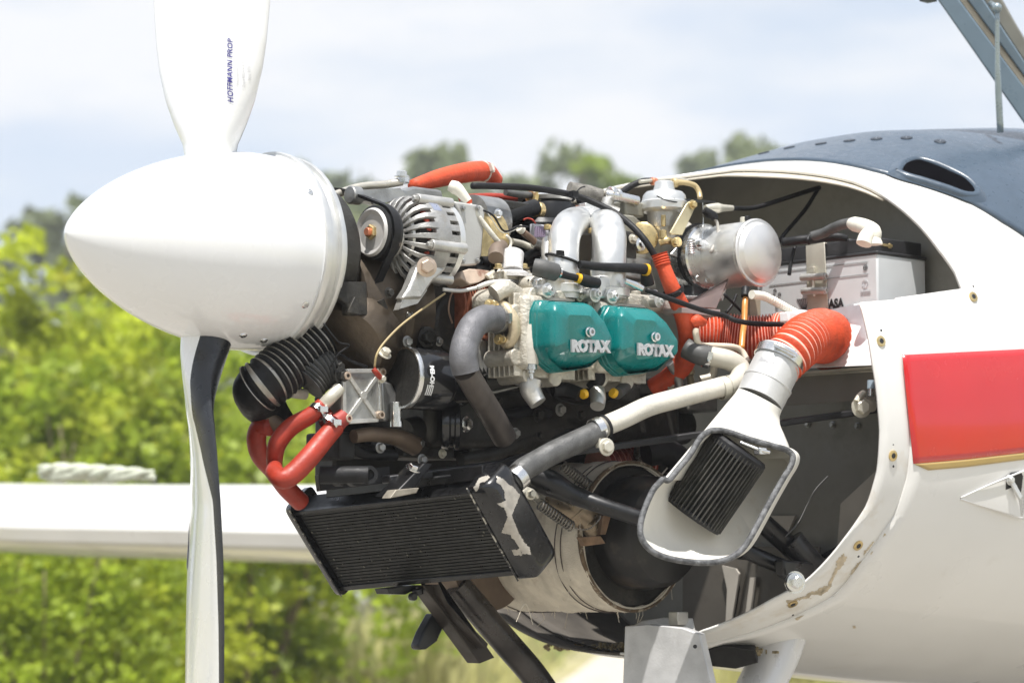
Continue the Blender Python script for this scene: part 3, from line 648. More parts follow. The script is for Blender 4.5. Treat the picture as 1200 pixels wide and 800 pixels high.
def blade(sg):
    H = W(-.098, 0, C0.z-CAMZ); mb = MB(); K = 72; rings = []; rs = [BR[0][0]+(BR[-1][0]-BR[0][0])*i/96 for i in range(97)]
    for r_ in rs:
        ch = interp([(a, b) for a, b, _, _ in BR], r_); be = R(interp([(a, c) for a, _, c, _ in BR], r_)); th = interp([(a, d) for a, _, _, d in BR], r_)
        w_ = NEAR*(math.cos(be)*sg)+AFT*math.sin(be); m_ = AFT*-math.cos(be)+NEAR*(math.sin(be)*sg)
        rg = []; rd = min(1, max(0, (r_-.12)/.12)); lim = math.pi*(1.0 if sg > 0 else interp(LIM, r_))
        for j in range(K):
            a = lim*j/30 if j <= 30 else lim+(2*math.pi-lim)*(j-30)/(K-30); x = math.cos(a)*.5; y = math.sin(a)
            yy = (y*(.5+.18*rd)*th) if y > 0 else y*th*(.5-.36*rd)
            rg.append(H+UP*(sg*r_)+w_*(x*ch)+m_*yy)
        rings.append(rg)
    mb.loft(rings); nq = K
    for i in range(96):
        for j in range(K):
            mb.mi[i*K+j] = 0 if j < 30 else 1
    b = obj('blade', mb, [prop_w, prop_b], prop, sharp=60, label='upper propeller blade with blue maker lettering' if sg > 0 else 'lower propeller blade with black strip down its right side')
    return b
bu = blade(1); bl = blade(-1)
def text_poly(s, size, extrude=0, offset=0, shear=0, bevel=0, spacing=1, align='CENTER', res=3):
    c = bpy.data.curves.new('t', 'FONT'); c.body = s; c.size = size; c.extrude = extrude; c.offset = offset; c.shear = shear; c.bevel_depth = bevel; c.space_character = spacing; c.align_x = align; c.resolution_u = res
    o = bpy.data.objects.new('t', c); COL.objects.link(o); dg = bpy.context.evaluated_depsgraph_get(); me = bpy.data.meshes.new_from_object(o.evaluated_get(dg))
    vs = [v.co.copy() for v in me.vertices]; fs = [list(p.vertices) for p in me.polygons]
    bpy.data.objects.remove(o); bpy.data.curves.remove(c); bpy.data.meshes.remove(me); return vs, fs
def text_on(name, s, size, origin, ex, ey, mat, parent, mapf=None, **k):
    vs, fs = text_poly(s, size, **k); ez = ex.cross(ey).normalized(); mb = MB()
    mb.add([mapf(v) if mapf else origin+ex*v.x+ey*v.y+ez*v.z for v in vs], fs)
    return obj(name, mb, mat, parent, sharp=30)
def blade_map(sg, r0_, x0, off=.0012):               # local: v.x along span, v.y across chord
    H = W(-.098, 0, C0.z-CAMZ)
    def f(v):
        r_ = r0_+v.x; ch = interp([(a, b) for a, b, _, _ in BR], r_); be = R(interp([(a, c) for a, _, c, _ in BR], r_)); th = interp([(a, d) for a, _, _, d in BR], r_); rd = min(1, max(0, (r_-.12)/.12))
        w_ = NEAR*(math.cos(be)*sg)+AFT*math.sin(be); m_ = AFT*-math.cos(be)+NEAR*(math.sin(be)*sg)
        x = (x0-v.y)/ch; y = math.sqrt(max(0, 1-(2*x)**2))*(.5+.18*rd)*th
        return H+UP*(sg*r_)+w_*(x*ch)+m_*(y+off+v.z)
    return f
text_on('blade_lettering', 'HOFFMANN PROP', .0110, None, AFT, UP, inkb, bu, blade_map(1, .253, .043), offset=.0002, shear=.25, spacing=1.06)
for i in range(3): text_on('blade_lettering', ['Propellerwerk', 'Type HO-V 62 R', 'No. 170'][i], .006, None, AFT, UP, MT.get('faint_ink') or M('faint_ink', (.6, .6, .62), .5), bu, blade_map(1, .25, .052+i*.008))
# round blue maker's emblem on the lower blade
mp_ = blade_map(-1, .43, -.0, .0008)
mb = MB(); ringv = [mp_(V((math.cos(a)*.035, -.080+math.sin(a)*.013, 0))) for a in [i*math.pi/12 for i in range(24)]]; mb.add(ringv, [list(range(24))]); obj('blade_emblem', mb, inkb, bl)

hz = MB(); hz.box(V((0, 60, 9.0)), (75, 125, 10.4), (V((1, 0, 0)), V((0, 1, 0)), V((0, 0, 1))))
ho = obj('haze', hz, [], kind='stuff'); hm = bpy.data.materials.new('air'); hm.use_nodes = True; ht = hm.node_tree; ht.nodes.clear()
vo_ = ht.nodes.new('ShaderNodeVolumePrincipled'); vo_.inputs['Density'].default_value = .0022; vo_.inputs['Color'].default_value = (.93, .96, 1, 1); om = ht.nodes.new('ShaderNodeOutputMaterial'); ht.links.new(vo_.outputs[0], om.inputs['Volume'])
ho.data.materials.append(hm); tag(ho, 'pale summer haze filling the air over the airfield', 'haze')
# ================================================================== ENGINE
GN = -AFT                                            # towards the nose
eng = thing('aircraft_engine', 'exposed four-cylinder aircraft piston engine with teal rocker covers behind the spinner', 'engine', W(.45, 0, .05))
def T_(name, lab, cat, mb, mat, group=None, **k): return tag(obj(name, mb, mat, **k), lab, cat, group)
def E(name, mb, mat, **k): return obj(name, mb, mat, eng, **k)
def blk(z, tl, br, n0, n1, shift=0):
    """box in the aircraft frame whose near face spans two pixels (of zoom z) at offset n1, going in to n0"""
    a = UN(X1(z, tl, n1)); b = UN(X1(z, br, n1)); mb = MB()
    return mb.box(W((a[0]+b[0])/2+shift, (n0+n1)/2, (a[2]+b[2])/2), (abs(b[0]-a[0])/2, abs(n1-n0)/2, abs(a[2]-b[2])/2))
def pp(z, s, n1, n0):                                # near-facing plate: pixel outline at n1, extruded in to n0
    p = X(z, s, n1); return MB().prism(p, NEAR*(n0-n1))
def near_bolt(z, s, n, r=.005, mat=alup, parent=None, ax=None, name='bolt', h=None):
    c = X1(z, s, n); mb = MB(); mb.bolt(c, ax or NEAR, r, h); return obj(name, mb, mat, parent or eng)
# --- solid core of the engine
mb = MB(); c = W(0, 0, 0)
def ulathe(u0, z, prof, seg=40, n=0): m = MB(); m.lathe(W(u0, n, z), AFT, prof, seg); return m
E('gearbox', ulathe(.105, .43, [(0, .085), (.01, .105), (.05, .118), (.075, .121), (.082, .128), (.095, .128), (.10, .118), (.13, .12)]), brownm, sharp=30)
mb = MB()
for i in range(14):
    a = R(20+i*25.7); q = W(.105+.079, math.cos(a)*.121, .43+math.sin(a)*.121); mb.bolt(q, GN, .0045, .006)
E('gearbox_bolts', mb, alud, kind='stuff')
mb = MB(); mb.box(W(.36, 0, .42), (.15, .095, .085)); E('crankcase', mb, darkm, bevel=.012)
mb = MB()
for i in range(9):
    mb.box(W(.23+i*.033, 0, .42), (.003, .102, .094))
for z_ in (.36, .40, .44, .48): mb.box(W(.36, 0, z_), (.152, .1, .003))
E('crankcase_ribs', mb, darkm, bevel=.001)
mb = MB(); mb.box(W(.38, -.02, .28), (.14, .12, .055)); E('sump', mb, darkm, bevel=.015)
mb = MB(); mb.box(W(.56, -.03, .40), (.07, .13, .10)); mb.cyl(W(.62, -.02, .40), AFT, .085, .07, 32); E('ignition_housing', mb, darkm, bevel=.008)
# cylinders on the far side (seen through gaps, from the side)
for sg in (-1,):
    for k, u in enumerate((.34, .49)):
        mb = MB(); mb.cyl(W(u, sg*.09, .42), NEAR*sg, .045, .10, 28); cy_ = E('cylinder', mb, alud)
        mb = MB()
        for i in range(9): mb.lathe(W(u, sg*(.10+i*.010), .42), NEAR*sg, [(0, .058), (.0022, .058)], 28)
        obj('cooling_fins', mb, alud, cy_, kind='stuff')
        mb = MB(); mb.box(W(u, sg*.215, .415), (.062, .035, .06)); E('cylinder_head', mb, cast, bevel=.01)
        mb = MB(); mb.box(W(u, sg*.262, .41), (.056, .02, .054)); E('valve_cover', mb, teal, bevel=.015, seg=3)
# --- near cylinders
CU = [UN(X1('o', '672,394', .285))[0], UN(X1('o', '757,400', .285))[0]]; CZ = [UN(X1('o', '680,395', .285))[2], UN(X1('o', '757,400', .285))[2]]
print('covers at', CU, CZ)
for k in (0, 1):
    mb = MB(); mb.cyl(W(CU[k], .07, CZ[k]+.01), NEAR, .044, .10, 28); cy_ = E('cylinder', mb, copper)
    mb = MB()
    for i in range(10): mb.lathe(W(CU[k], .085+i*.0085, CZ[k]+.01), NEAR, [(0, .057), (.002, .057)], 32)
    obj('cooling_fins', mb, copper, cy_, kind='stuff')
    # head: stepped casting with bosses
    h = E('cylinder_head', MB().box(W(CU[k], .200, CZ[k]+.008), (.056, .039, .056)), cast, bevel=.010, seg=3)
    mb = MB()
    for (du, dz, r_) in [(-.058, .035, .014), (-.06, -.03, .013), (.055, .05, .012), (-.02, .062, .016), (.03, .062, .014), (-.035, -.056, .012), (.02, -.056, .014)]:
        mb.cyl(W(CU[k]+du, .165, CZ[k]+dz), NEAR, r_, .062, 18)
    obj('stud_bosses', mb, cast, h, bevel=.002, kind='stuff')
    mb = MB()
    for i in range(6): mb.box(W(CU[k], .167+i*.011, CZ[k]+.004), (.063, .002, .062))
    obj('casting_rib', mb, cast, h, bevel=.001)
# teal rocker covers
TOPX = ['655,352 697,354 711,378 718.5,396 718,411 702,428 671,432 656,419 649.5,404 650,364',
        '735,358 771,361 784,380 796,399 796,413 781,432 748,436 734,424 727,408 728,370']
for k in (0, 1):
    top = X('o', TOPX[k], .288); cen = sum(top, V((0, 0, 0)))/len(top)
    def sc_(p, s, n): q = cen+(p-cen)*s; return q+NEAR*(n-.288)
    dense = []
    m = len(top)
    for i in range(m):                               # rounded corners
        a, b, c_ = top[i-1], top[i], top[(i+1) % m]
        p0 = b.lerp(a, .15); p1 = b.lerp(c_, .15)
        for t in (0, .33, .67, 1): dense.append((p0*(1-t)**2+b*2*t*(1-t)+p1*t*t))
    rings = []
    for s_, n_, dz in [(1.075, .240, 0), (1.075, .245, 0), (1.06, .246, 0), (1.06, .252, 0), (1.04, .254, 0), (1.035, .268, 0), (1.02, .277, 0), (1.0, .2835, 0), (.965, .2868, 0), (.90, .2885, 0), (.6, .2895, 0)]:
        rings.append([sc_(p, s_, n_) for p in dense])
    # recess the lower front into the chamfer the casting has
    lowz = min(p.z for p in dense); hz = max(p.z for p in dense)-lowz
    for ri in range(6, 11):
        for j, p in enumerate(rings[ri]):
            t = (p.z-lowz)/hz
            if t < .30: rings[ri][j] = p - NEAR*(.036*((.30-t)/.30))
            if t > .86: rings[ri][j] = p - NEAR*(.012*((t-.86)/.14))
    mb = MB(); mb.loft(rings); vc_ = E('valve_cover', mb, teal, sharp=28, label='teal enamelled rocker cover nearer the nose' if k == 0 else 'teal enamelled rocker cover farther from the nose')
    mb = MB(); lp = [sc_(p, 1.09, .237) for p in dense]; mb.loft([lp, [p+NEAR*.004 for p in lp]]); obj('gasket_rim', mb, teal, vc_, sharp=28)
    c_ = X1('7', ['422,278', '783,305'][k], .289); mb = MB(); mb.lathe(c_, NEAR, [(0, .0075), (.002, .0075), (.003, .0062), (.008, .0062), (.0085, .0055), (.0085, .003), (.003, .0028)], 24); obj('cap_screw', mb, alup, vc_)
    o_ = X1('7', ['325,383', '690,400'][k], .2895); vs, fs = text_poly('ROTAX', .0218, extrude=.0018, offset=.0013, spacing=.97, align='LEFT', res=2)
    tx = max(v.x for v in vs); wid = (X1('7', ['540,388', '890,414'][k], .2895)-o_); ex = wid.normalized(); kx = wid.length/tx
    up_ = (UP-ex*UP.dot(ex)).normalized(); mb = MB(); mb.add([o_+ex*(v.x*kx)+up_*(v.y*1.08)+NEAR*(v.z+.0008) for v in vs], fs)
    obj('raised_lettering', mb, silver, vc_, sharp=30)
# gaps between covers and behind: dark filler casting
E('inlet_flange', blk('o', '640,318', '668,350', .15, .225), alub, bevel=.003)
E('inlet_flange', blk('o', '703,322', '730,352', .15, .235), alub, bevel=.003)
# silver intake elbows
mb = MB(); mb.tube(X('3', '470,800,.205 470,640,.205 472,540,.20 478,460,.19 505,395,.16 560,370,.11 610,372,.06 640,380,.02'), [.0245, .0245, .024, .0245, .0245, .023, .022, .02], 26, 8)
mb.lathe(X1('3', '468,770', .205), UP, [(0, .031), (.012, .031), (.014, .026)], 26); E('intake_elbow', mb, alub, sharp=50)
mb = MB(); mb.tube(X('3', '722,800,.215 722,640,.215 724,540,.21 724,470,.20 712,405,.17 680,375,.12 640,368,.07 615,372,.03'), [.0265, .0265, .0265, .027, .027, .025, .022, .02], 26, 8)
mb.lathe(X1('3', '720,790', .215), UP, [(0, .033), (.012, .033), (.014, .028)], 26); E('intake_elbow', mb, alub, sharp=50)
mb = MB(); mb.tube(X('3', '610,330,.10 612,420,.12'), .009, 14); mb.cyl(X1('3', '600,352', .10), UP, .012, .016, 18); mb.box(X1('3', '600,318', .1), (.010, .008, .012)); E('balance_port', mb, alub, bevel=.001)
mb = MB(); mb.cyl(X1('3', '628,440', .165), UP, .0058, .008, 14); mb.cyl(X1('3', '385,420', .16), UP, .0058, .008, 14); E('brass_screw', mb, brass)
mb = MB(); mb.tube(X('3', '395,480,.15 392,560,.16 405,650,.17'), .012, 14); E('coolant_stub', mb, alub, sharp=60)
# cable tie round the first elbow
cc_ = X1('3', '470,585', .203); mb = MB(); e1, e2, _ = basis(UP)
lp = [cc_+e1*(math.cos(a)*.0262)+e2*(math.sin(a)*.0262)+UP*(.008*math.cos(a+2.2)) for a in [i*math.pi/12 for i in range(25)]]
mb.tube(lp, .0022, 8, smooth=False); mb.box(X1('3', '455,548', .232), (.005, .004, .004)); T_('cable_tie', 'black cable tie around the first silver intake elbow', 'cable tie', mb, rubber)
# --- pale head casting detail left of the covers
def tubes(z, s, r, mat, name='pipe', parent=eng, seg=14, **k):
    mb = MB(); mb.tube(X(z, s), r, seg, 6); return obj(name, mb, mat, parent, sharp=60, **k)
mb = pp('6', '690,75 740,25 800,35 830,90 880,110 940,115 950,200 930,330 900,420 820,420 790,330 760,200 700,150', .195, .14); E('head_casting', mb, cast, bevel=.008, seg=3)
mb = MB(); mb.tube(X('6', '800,80,.2 845,150,.205 858,260,.205 850,390,.20'), [.010, .013, .012, .009], 14); mb.tube(X('6', '850,60,.2 905,120,.21 940,150,.21'), .010, 12); mb.tube(X('6', '700,70,.2 760,40,.205 830,80,.2'), .014, 14); E('casting_ridge', mb, cast, sharp=60)
mb = MB(); mb.tube(X('6', '911,240,.235 907,350,.235 905,455,.235'), [.0125, .0135, .011], 18, 4); p_ = E('spark_plug_cap', mb, creamp, sharp=50)
mb = MB(); mb.lathe(X1('6', '905,455', .235), -UP, [(0, .009), (.008, .009), (.009, .006), (.013, .006), (.014, .0035), (.022, .0035)], 16); obj('hex_collar', mb, alup, p_)
mb = MB(); mb.tube(X('6', '905,540,.22 900,590,.22 925,640,.225 945,670,.23'), [.016, .016, .014, .013], 18); E('oil_elbow', mb, alu, sharp=60)
mb = MB(); mb.tube(X('6', '800,440,.2 800,500,.2 830,550,.2 900,545,.2 990,540,.2'), [.004, .004, .006, .009, .010], 12); E('oil_line', mb, alud, sharp=60)
mb = pp('6', '690,600 860,560 880,572 700,620', .16, .12); E('push_rod_tube', mb, alud, bevel=.003)
mb = MB(); mb.tube(X('6', '640,560,.15 780,530,.16 1000,520,.17'), .014, 14); E('push_rod_tube', mb, darkm, sharp=60)
mb = MB(); mb.tube(X('R', '700,190,.22 705,240,.23 700,280,.235'), [.012, .012, .011], 18); E('oil_elbow', mb, alu, sharp=60)
mb = MB(); mb.tube(X('7', '470,500,.22 475,540,.22 440,590,.21'), .011, 14); E('rubber_boot', mb, rubber, sharp=60)
for s_, q in (('600,215 640,200', '630,220'), ('775,190 815,215', '790,210')):
    mb = MB(); a, b = X('R', s_, .235); mb.cyl(a.lerp(b, .25), (b-a), .0075, .008, 16); E('yellow_marker_ring', mb, yell)
tubes('R', '440,180,.20 520,180,.21 600,210,.23', .0105, rubber, 'plug_lead_boot'); tubes('R', '900,150,.20 860,170,.22 815,205,.235', .0095, rubberg, 'plug_lead_boot')
# small white fins beside the elbow
mb = MB()
for i in range(5):
    a = X('6', f'{612+i*22},{315+i*4} {640+i*22},{330+i*4} {640+i*20},{500+i*3} {622+i*20},{470}', .155); mb.prism(a, NEAR*-.03)
E('barrel_fins', mb, alub)
mb = MB(); mb.box(X1('6', '645,305', .16), (.008, .004, .0025)); E('copper_tab', mb, M('bright_copper', (.75, .28, .16), .35, .7), bevel=.001)
# copper brown finned barrel
mb = MB(); ctr = X1('6', '560,140', .10); ax = UP*.98+NEAR*.2
for i in range(15): mb.lathe(ctr+AFT*(i*.0055-.04)-UP*.0, AFT, [(0, .050), (.0022, .050)], 28)
mb.cyl(ctr-AFT*.042, AFT, .044, .09, 28); E('finned_barrel', mb, copper)
mb = MB(); p_ = X('T', '0,560,.14 60,540,.14 130,545,.14 215,555,.135 200,590,.14 130,630,.15 60,650,.15 0,600,.15'); mb.prism(p_, NEAR*-.04-UP*.006); E('baffle_plate', mb, M('pinkish_sealant', (.42, .33, .26), .6, 0, .2, 40, dirt=(.2, .09, .06), amt=.45, dw=.1), bevel=.002)
mb = MB(); mb.prism(X('T', '175,580,.15 230,545,.15 240,600,.155 200,615,.155'), NEAR*-.008); E('bracket_tab', mb, plate, bevel=.002)
mb = MB(); mb.tube(X('T', '350,440,.15 345,500,.155 345,560,.16'), [.017, .0165, .0165], 20); mb.lathe(X1('T', '345,555', .16), -UP, [(0, .018), (.004, .026), (.010, .026)], 20)
E('thermostat_neck', mb, M('sandy_white_cast', (.60, .59, .58), .7, .1, .15, 90, bump=.6, bscale=400), sharp=40)
mb = pp('T', '250,560 470,550 475,580 460,620 260,625', .165, .13); mb.box(X1('T', '360,600', .16), (.030, .012, .008)); E('neck_flange', mb, cast, bevel=.003)
for s_ in ('252,540', '425,540'): near_bolt('T', s_, .165, .0055, brass, ax=UP)
mb = MB(); mb.tube(X('T', '235,470,.15 240,420,.14 270,395,.13'), .012, 14); E('small_hose', mb, M('dull_brown_rubber', (.16, .12, .09), .6), sharp=60)
for s_, r_ in (('505,640', .010), ('560,665', .011)):
    c_ = X1('T', s_, .205); mb = MB(); mb.cyl(c_-NEAR*.03, NEAR, r_*1.2, .028, 18); b_ = E('boss', mb, cast)
    mb = MB(); mb.bolt(c_, NEAR, r_*.75, .008); obj('bolt', mb, alup, b_)
for z_, s_, r_ in (('3', '395,752', .0075), ('7', '470,68', .0085), ('7', '565,78', .0085), ('7', '825,103', .008), ('7', '208,47', .008)):
    c_ = X1(z_, s_, .245); mb = MB(); mb.cyl(c_-NEAR*.03, NEAR, r_*1.25, .024, 18, .001); mb.bolt(c_-NEAR*.006, NEAR, r_, .007); mb.cap_screw(c_, NEAR, r_*.55, .006); E('head_bolt', mb, alub)
E('head_upper_casting', blk('o', '637,338', '705,352', .14, .225), cast, bevel=.006, seg=3)
E('head_upper_casting', blk('o', '712,340', '790,366', .14, .225), cast, bevel=.006, seg=3)
for i, px in enumerate((645, 660, 690, 722, 745, 765)):
    mb = MB(); mb.cyl(X1('o', f'{px},{343+i*1.8}', .215), UP, .008, .012+.004*(i % 2), 16); E('stud', mb, (cast, alub)[i % 2])
# --- exhaust header of the near front cylinder
mb = MB(); pth = X('6', '775,215,.20 725,205,.205 660,200,.21 590,240,.215 545,330,.22 530,420,.225 545,500,.225'); mb.tube(pth, .0205, 26, 8)
ex = thing('exhaust_header', 'grey exhaust header pipe curving down in front of the first rocker cover', 'exhaust pipe', X1('o', '600,520', .2))
obj('elbow', mb, M('heat_grey_steel', (.155, .155, .165), .55, .35, .15, 60, bump=.5, bscale=600, dirt=(.22, .2, .19), amt=.4, dw=.3), ex, sharp=60)
mb = MB(); mb.tube(X('6', '542,490,.223 600,590,.21 680,720,.19 760,860,.17'), .0185, 26, 6); obj('downpipe', mb, M('rust_stained_steel', (.12, .105, .095), .45, .5, .3, 25, stretch=(1, 1, .2), dirt=(.30, .15, .07), amt=.40, dw=.2), ex, sharp=60)
mb = MB(); mb.tube(X('6', '720,110,.195 770,150,.215 805,210,.225 812,280,.225 780,340,.215 735,330,.20'), [.006, .009, .0095, .009, .0085, .005], 16); obj('flange_clamp', mb, M('gold_cad_cast', (.56, .47, .32), .4, .4, .15, 30, bump=.4, dirt=(.3, .22, .12), amt=.4, dw=.3), ex, sharp=60)
for s_ in ('675,125', '728,318'):
    mb = MB(); c_ = X1('6', s_, .21); mb.bolt(c_, -AFT+NEAR*.5, .0055, .008); mb.cyl(c_+AFT*.012, -AFT+NEAR*.5, .006, .013, 12); obj('flange_nut', mb, brass, ex)
# --- gearbox side details
mb = MB(); mb.lathe(X1('5', '700,330', .06), (NEAR*.4-AFT*.8-UP*.5), [(-.05, .075), (0, .075), (.02, .06), (.025, .03)], 30); E('gearbox_nose', mb, brownm, sharp=40)
mb = pp('5', '570,0 800,0 805,185 700,185 690,120 640,90', .115, .10); E('mount_lug', mb, darkm, bevel=.002)
mb = pp('5', '690,170 735,80 775,185', .12, .114); E('triangle_gusset', mb, darkm, bevel=.001)
mb = pp('2', '570,800 610,740 650,640 680,560 740,480 800,470 815,640 745,700 680,800', .155, .135); E('alternator_bracket', mb, alu, bevel=.004)
mb = pp('6', '175,155 205,70 255,0 340,0 330,50 280,120 175,152', .15, .138); E('alternator_bracket_foot', mb, alu, bevel=.003)
near_bolt('6', '320,310', .125, .010, darkm, name='plug'); mb = MB(); mb.lathe(X1('6', '320,310', .115), NEAR, [(0, .017), (.008, .017), (.010, .014), (.010, .011), (.004, .010)], 22); E('plug_boss', mb, darkm)
mb = MB(); mb.box(W(.27, .09, .43), (.06, .02, .075)); mb.cyl(X1('6', '400,250', .07), NEAR, .05, .045, 30); E('accessory_case', mb, darkm, bevel=.008)
near_bolt('6', '95,400', .13, .0075, plate, ax=UP+NEAR, name='banjo_bolt')
# square pump cover with cross ribs
mb = pp('5', '665,500 690,482 860,478 878,500 880,740 860,775 690,785 662,765', .115, .085); pc = E('pump_cover', mb, alud, bevel=.003)
mb = MB()
for a, b in (('690,505', '850,745'), ('850,530', '690,755'), ('672,500', '675,765'), ('690,492', '860,490'), ('868,500', '868,750'), ('690,772', '860,762')):
    mb.bar(X1('5', a, .116), X1('5', b, .116), .0035, .006, NEAR)
mb.cyl(X1('5', '768,628', .112), NEAR, .0065, .007, 16); obj('cross_rib', mb, alu, pc, bevel=.001)
for s_ in ('668,520', '855,735', '675,755', '862,500'):
    mb = MB(); mb.cap_screw(X1('5', s_, .112), NEAR, .0062, .012); obj('cap_screw', mb, M('warm_zinc', (.6, .48, .38), .35, .8) if 'warm_zinc' not in MT else MT['warm_zinc'], pc)
mb = MB(); mb.cyl(X1('5', '960,790', .12), UP, .0085, .034, 20); mb.lathe(X1('5', '962,770', .12), UP, [(-.008, .0095), (0, .0095)], 20); E('sender_unit', mb, alup)
mb = pp('5', '880,540 940,560 985,660 990,740 900,770 885,740', .11, .08); E('pump_bracket', mb, alud, bevel=.003)
# oil filter
a, b = X('M', '135,400,.125 650,470,.155'); ofax = (b-a).normalized()
a = X1('M', '215,415', .13); b = X1('M', '560,445', .145); ofax = (AFT*.93+NEAR*.12-UP*.03).normalized()
of = thing('oil_filter', 'black canister oil filter with white markings below the gearbox', 'oil filter', a-UP*.05)
mb = MB(); mb.lathe(a, ofax, [(0, .0425), (.000, .0455), (.003, .0465), (.007, .0465), (.008, .045)], 40, cap=(False, False)); obj('base_rim', mb, alup, of)
mb = MB(); mb.lathe(a, ofax, [(.001, .02), (.001, .043), (.004, .044)], 36); obj('base_plate', mb, darkm, of)
mb = MB(); mb.lathe(a, ofax, [(.005, .0445), (.008, .0458), (.062, .0458), (.066, .0448), (.070, .040), (.074, .0385), (.105, .036), (.112, .031), (.115, .02)], 40); obj('canister', mb, blackg, of, sharp=40)
e1, e2, _ = basis(ofax)
def cylmap(c, ax, r, ang0, h0, along=False):
    E1 = (UP-ax*UP.dot(ax)).normalized(); E2 = (V((0, -1, 0))-ax*V((0, -1, 0)).dot(ax)); E2 = (E2-E1*E2.dot(E1)).normalized()
    def f(v):
        a_ = ang0+v.x/r; return c+ax*(h0+v.y)+(E2*math.cos(a_)+E1*math.sin(a_))*(r+v.z+.0006)
    return f
text_on('white_lettering', 'HO-EM', .0100, None, AFT, UP, prop_w, of, cylmap(a, ofax, .0458, .02, .018), offset=.0006)
mb = MB(); f_ = cylmap(a, ofax, .0458, -.62, .014)
for i in range(4):
    q = [f_(V((x, y, 0))) for x, y in [(0, i*.0032), (.004, i*.0032), (.008, i*.0032), (.012, i*.0032), (.016, i*.0032), (.016, i*.0032+.0018), (.012, i*.0032+.0018), (.008, i*.0032+.0018), (.004, i*.0032+.0018), (0, i*.0032+.0018)]]
    mb.add(q, [(0, 1, 8, 9), (1, 2, 7, 8), (2, 3, 6, 7), (3, 4, 5, 6)])
obj('white_stripes', mb, prop_w, of)
# black pulley below filter
c_ = X1('C', '230,165', .12); mb = MB(); mb.lathe(c_-AFT*.03, AFT*.75+NEAR*.6, [(0, .034), (.004, .036), (.010, .036), (.013, .033), (.018, .033), (.02, .036), (.026, .036), (.028, .030), (.022, .026), (.024, .012)], 36); wp = E('water_pump_pulley', mb, blackg, sharp=30)
mb = MB(); mb.bolt(X1('C', '275,155', .125), AFT*.3+NEAR, .0085, .008); obj('nut', mb, alup, wp)
mb = MB(); mb.tube(X('B', '650,215,.09 740,205,.09 860,220,.09 950,260,.08'), [.010, .011, .013, .016], 16); E('brown_pipe', mb, brownp, sharp=60)
mb = MB(); mb.tube(X('B', '900,200,.07 1000,180,.07 1100,160,.08'), .022, 18); E('housing_tube', mb, darkm, sharp=60)
# earth wire with red lug
def cable(name, lab, z, s, r, mat, cat='cable', grp=None, seg=10, **k):
    mb = MB(); mb.tube(X(z, s), r, seg, 6, **k); return T_(name, lab, cat, mb, mat, grp, sharp=180)
cable('thin_cable', 'thin tan wire with a red lug running diagonally above the oil filter', '6', '430,65,.15 350,120,.15 200,230,.15 100,330,.15 55,400,.15 42,470,.145', .0017, M('tan_wire', (.42, .33, .17), .5))
mb = MB(); mb.tube(X('6', '35,480,.145 50,500,.147 75,530,.14'), .004, 8); T_('ring_terminal', 'small red crimp terminal at the end of the tan wire', 'terminal', mb, redd, sharp=60)
mb = MB(); mb.bolt(X1('6', '80,535', .14), NEAR, .0045, .006); E('terminal_screw', mb, plate)
mb = MB(); mb.tube(X('6', '65,550,.125 68,640,.125 68,700,.125'), .0012, 6); E('lock_wire', mb, alup)
# --- alternator
alt = thing('alternator', 'ribbed silver alternator with black pulley on the front of the engine', 'alternator', X1('2', '650,700', .1))
ac = X1('2', '395,432', .105); aU, aN, aZ = UN(ac)
def AL(du, prof, seg=40, dn=0, dz=0): return MB().lathe(W(aU+du, aN+dn, aZ+dz), AFT, prof, seg)
obj('pulley', AL(.0, [(.010, .006), (.008, .018), (.005, .025), (0, .030), (-.001, .0335), (.003, .0365)]), M('pulley_grey', (.50, .49, .47), .5, .15, .1, 60, dirt=(.3, .27, .24), amt=.42, dw=.3), alt, sharp=30)
obj('pulley_rim', MB().lathe(W(aU+.003, aN, aZ), AFT, [(0, .0345), (.002, .0405), (.005, .0405), (.010, .034), (.016, .034), (.022, .0415), (.026, .0415), (.028, .03)], 40, cap=(False, True)), M('worn_black_pulley', (.03, .03, .03), .35, .3), alt, sharp=25)
mb = MB(); mb.lathe(ac+AFT*.011, GN, [(0, .0145), (.002, .0145), (.0025, .012)], 24); mb.lathe(ac+AFT*.009, GN, [(0, .0115), (.010, .0115), (.012, .0098)], 6); obj('pulley_nut', mb, brass, alt)
mb = MB(); mb.cyl(ac+AFT*.0, GN, .0062, .008, 16); obj('shaft_end', mb, MT['bright_copper'], alt)
hc = (.012, .004)                                    # housing centre offset (n, z)
hn, hz = aN+.0, aZ-.006
obj('rotor_core', MB().lathe(W(aU+.045, hn, hz), AFT, [(0, .030), (.01, .050), (.02, .056), (.085, .056), (.09, .04)], 32), M('alternator_dark', (.02, .017, .016), .5, .3), alt)
mb = MB()
for i in range(26):
    a_ = i*2*math.pi/26; mb.sphere(W(aU+.068, hn+math.cos(a_)*.053, hz+math.sin(a_)*.053), .0062, 8, 6)
obj('copper_windings', mb, coil, alt, kind='stuff')
mb = MB(); mb.lathe(W(aU+.034, hn, hz), AFT, [(0, .020), (.0, .030), (.006, .031), (.010, .026)], 30); obj('front_bearing_boss', mb, alu, alt)
ribm = M('alternator_cast', (.38, .375, .36), .45, .6, .15, 40, bump=.4, bscale=400, dirt=(.2, .175, .14), amt=.46, dscale=50, dw=.35); nrib = 24; base = None
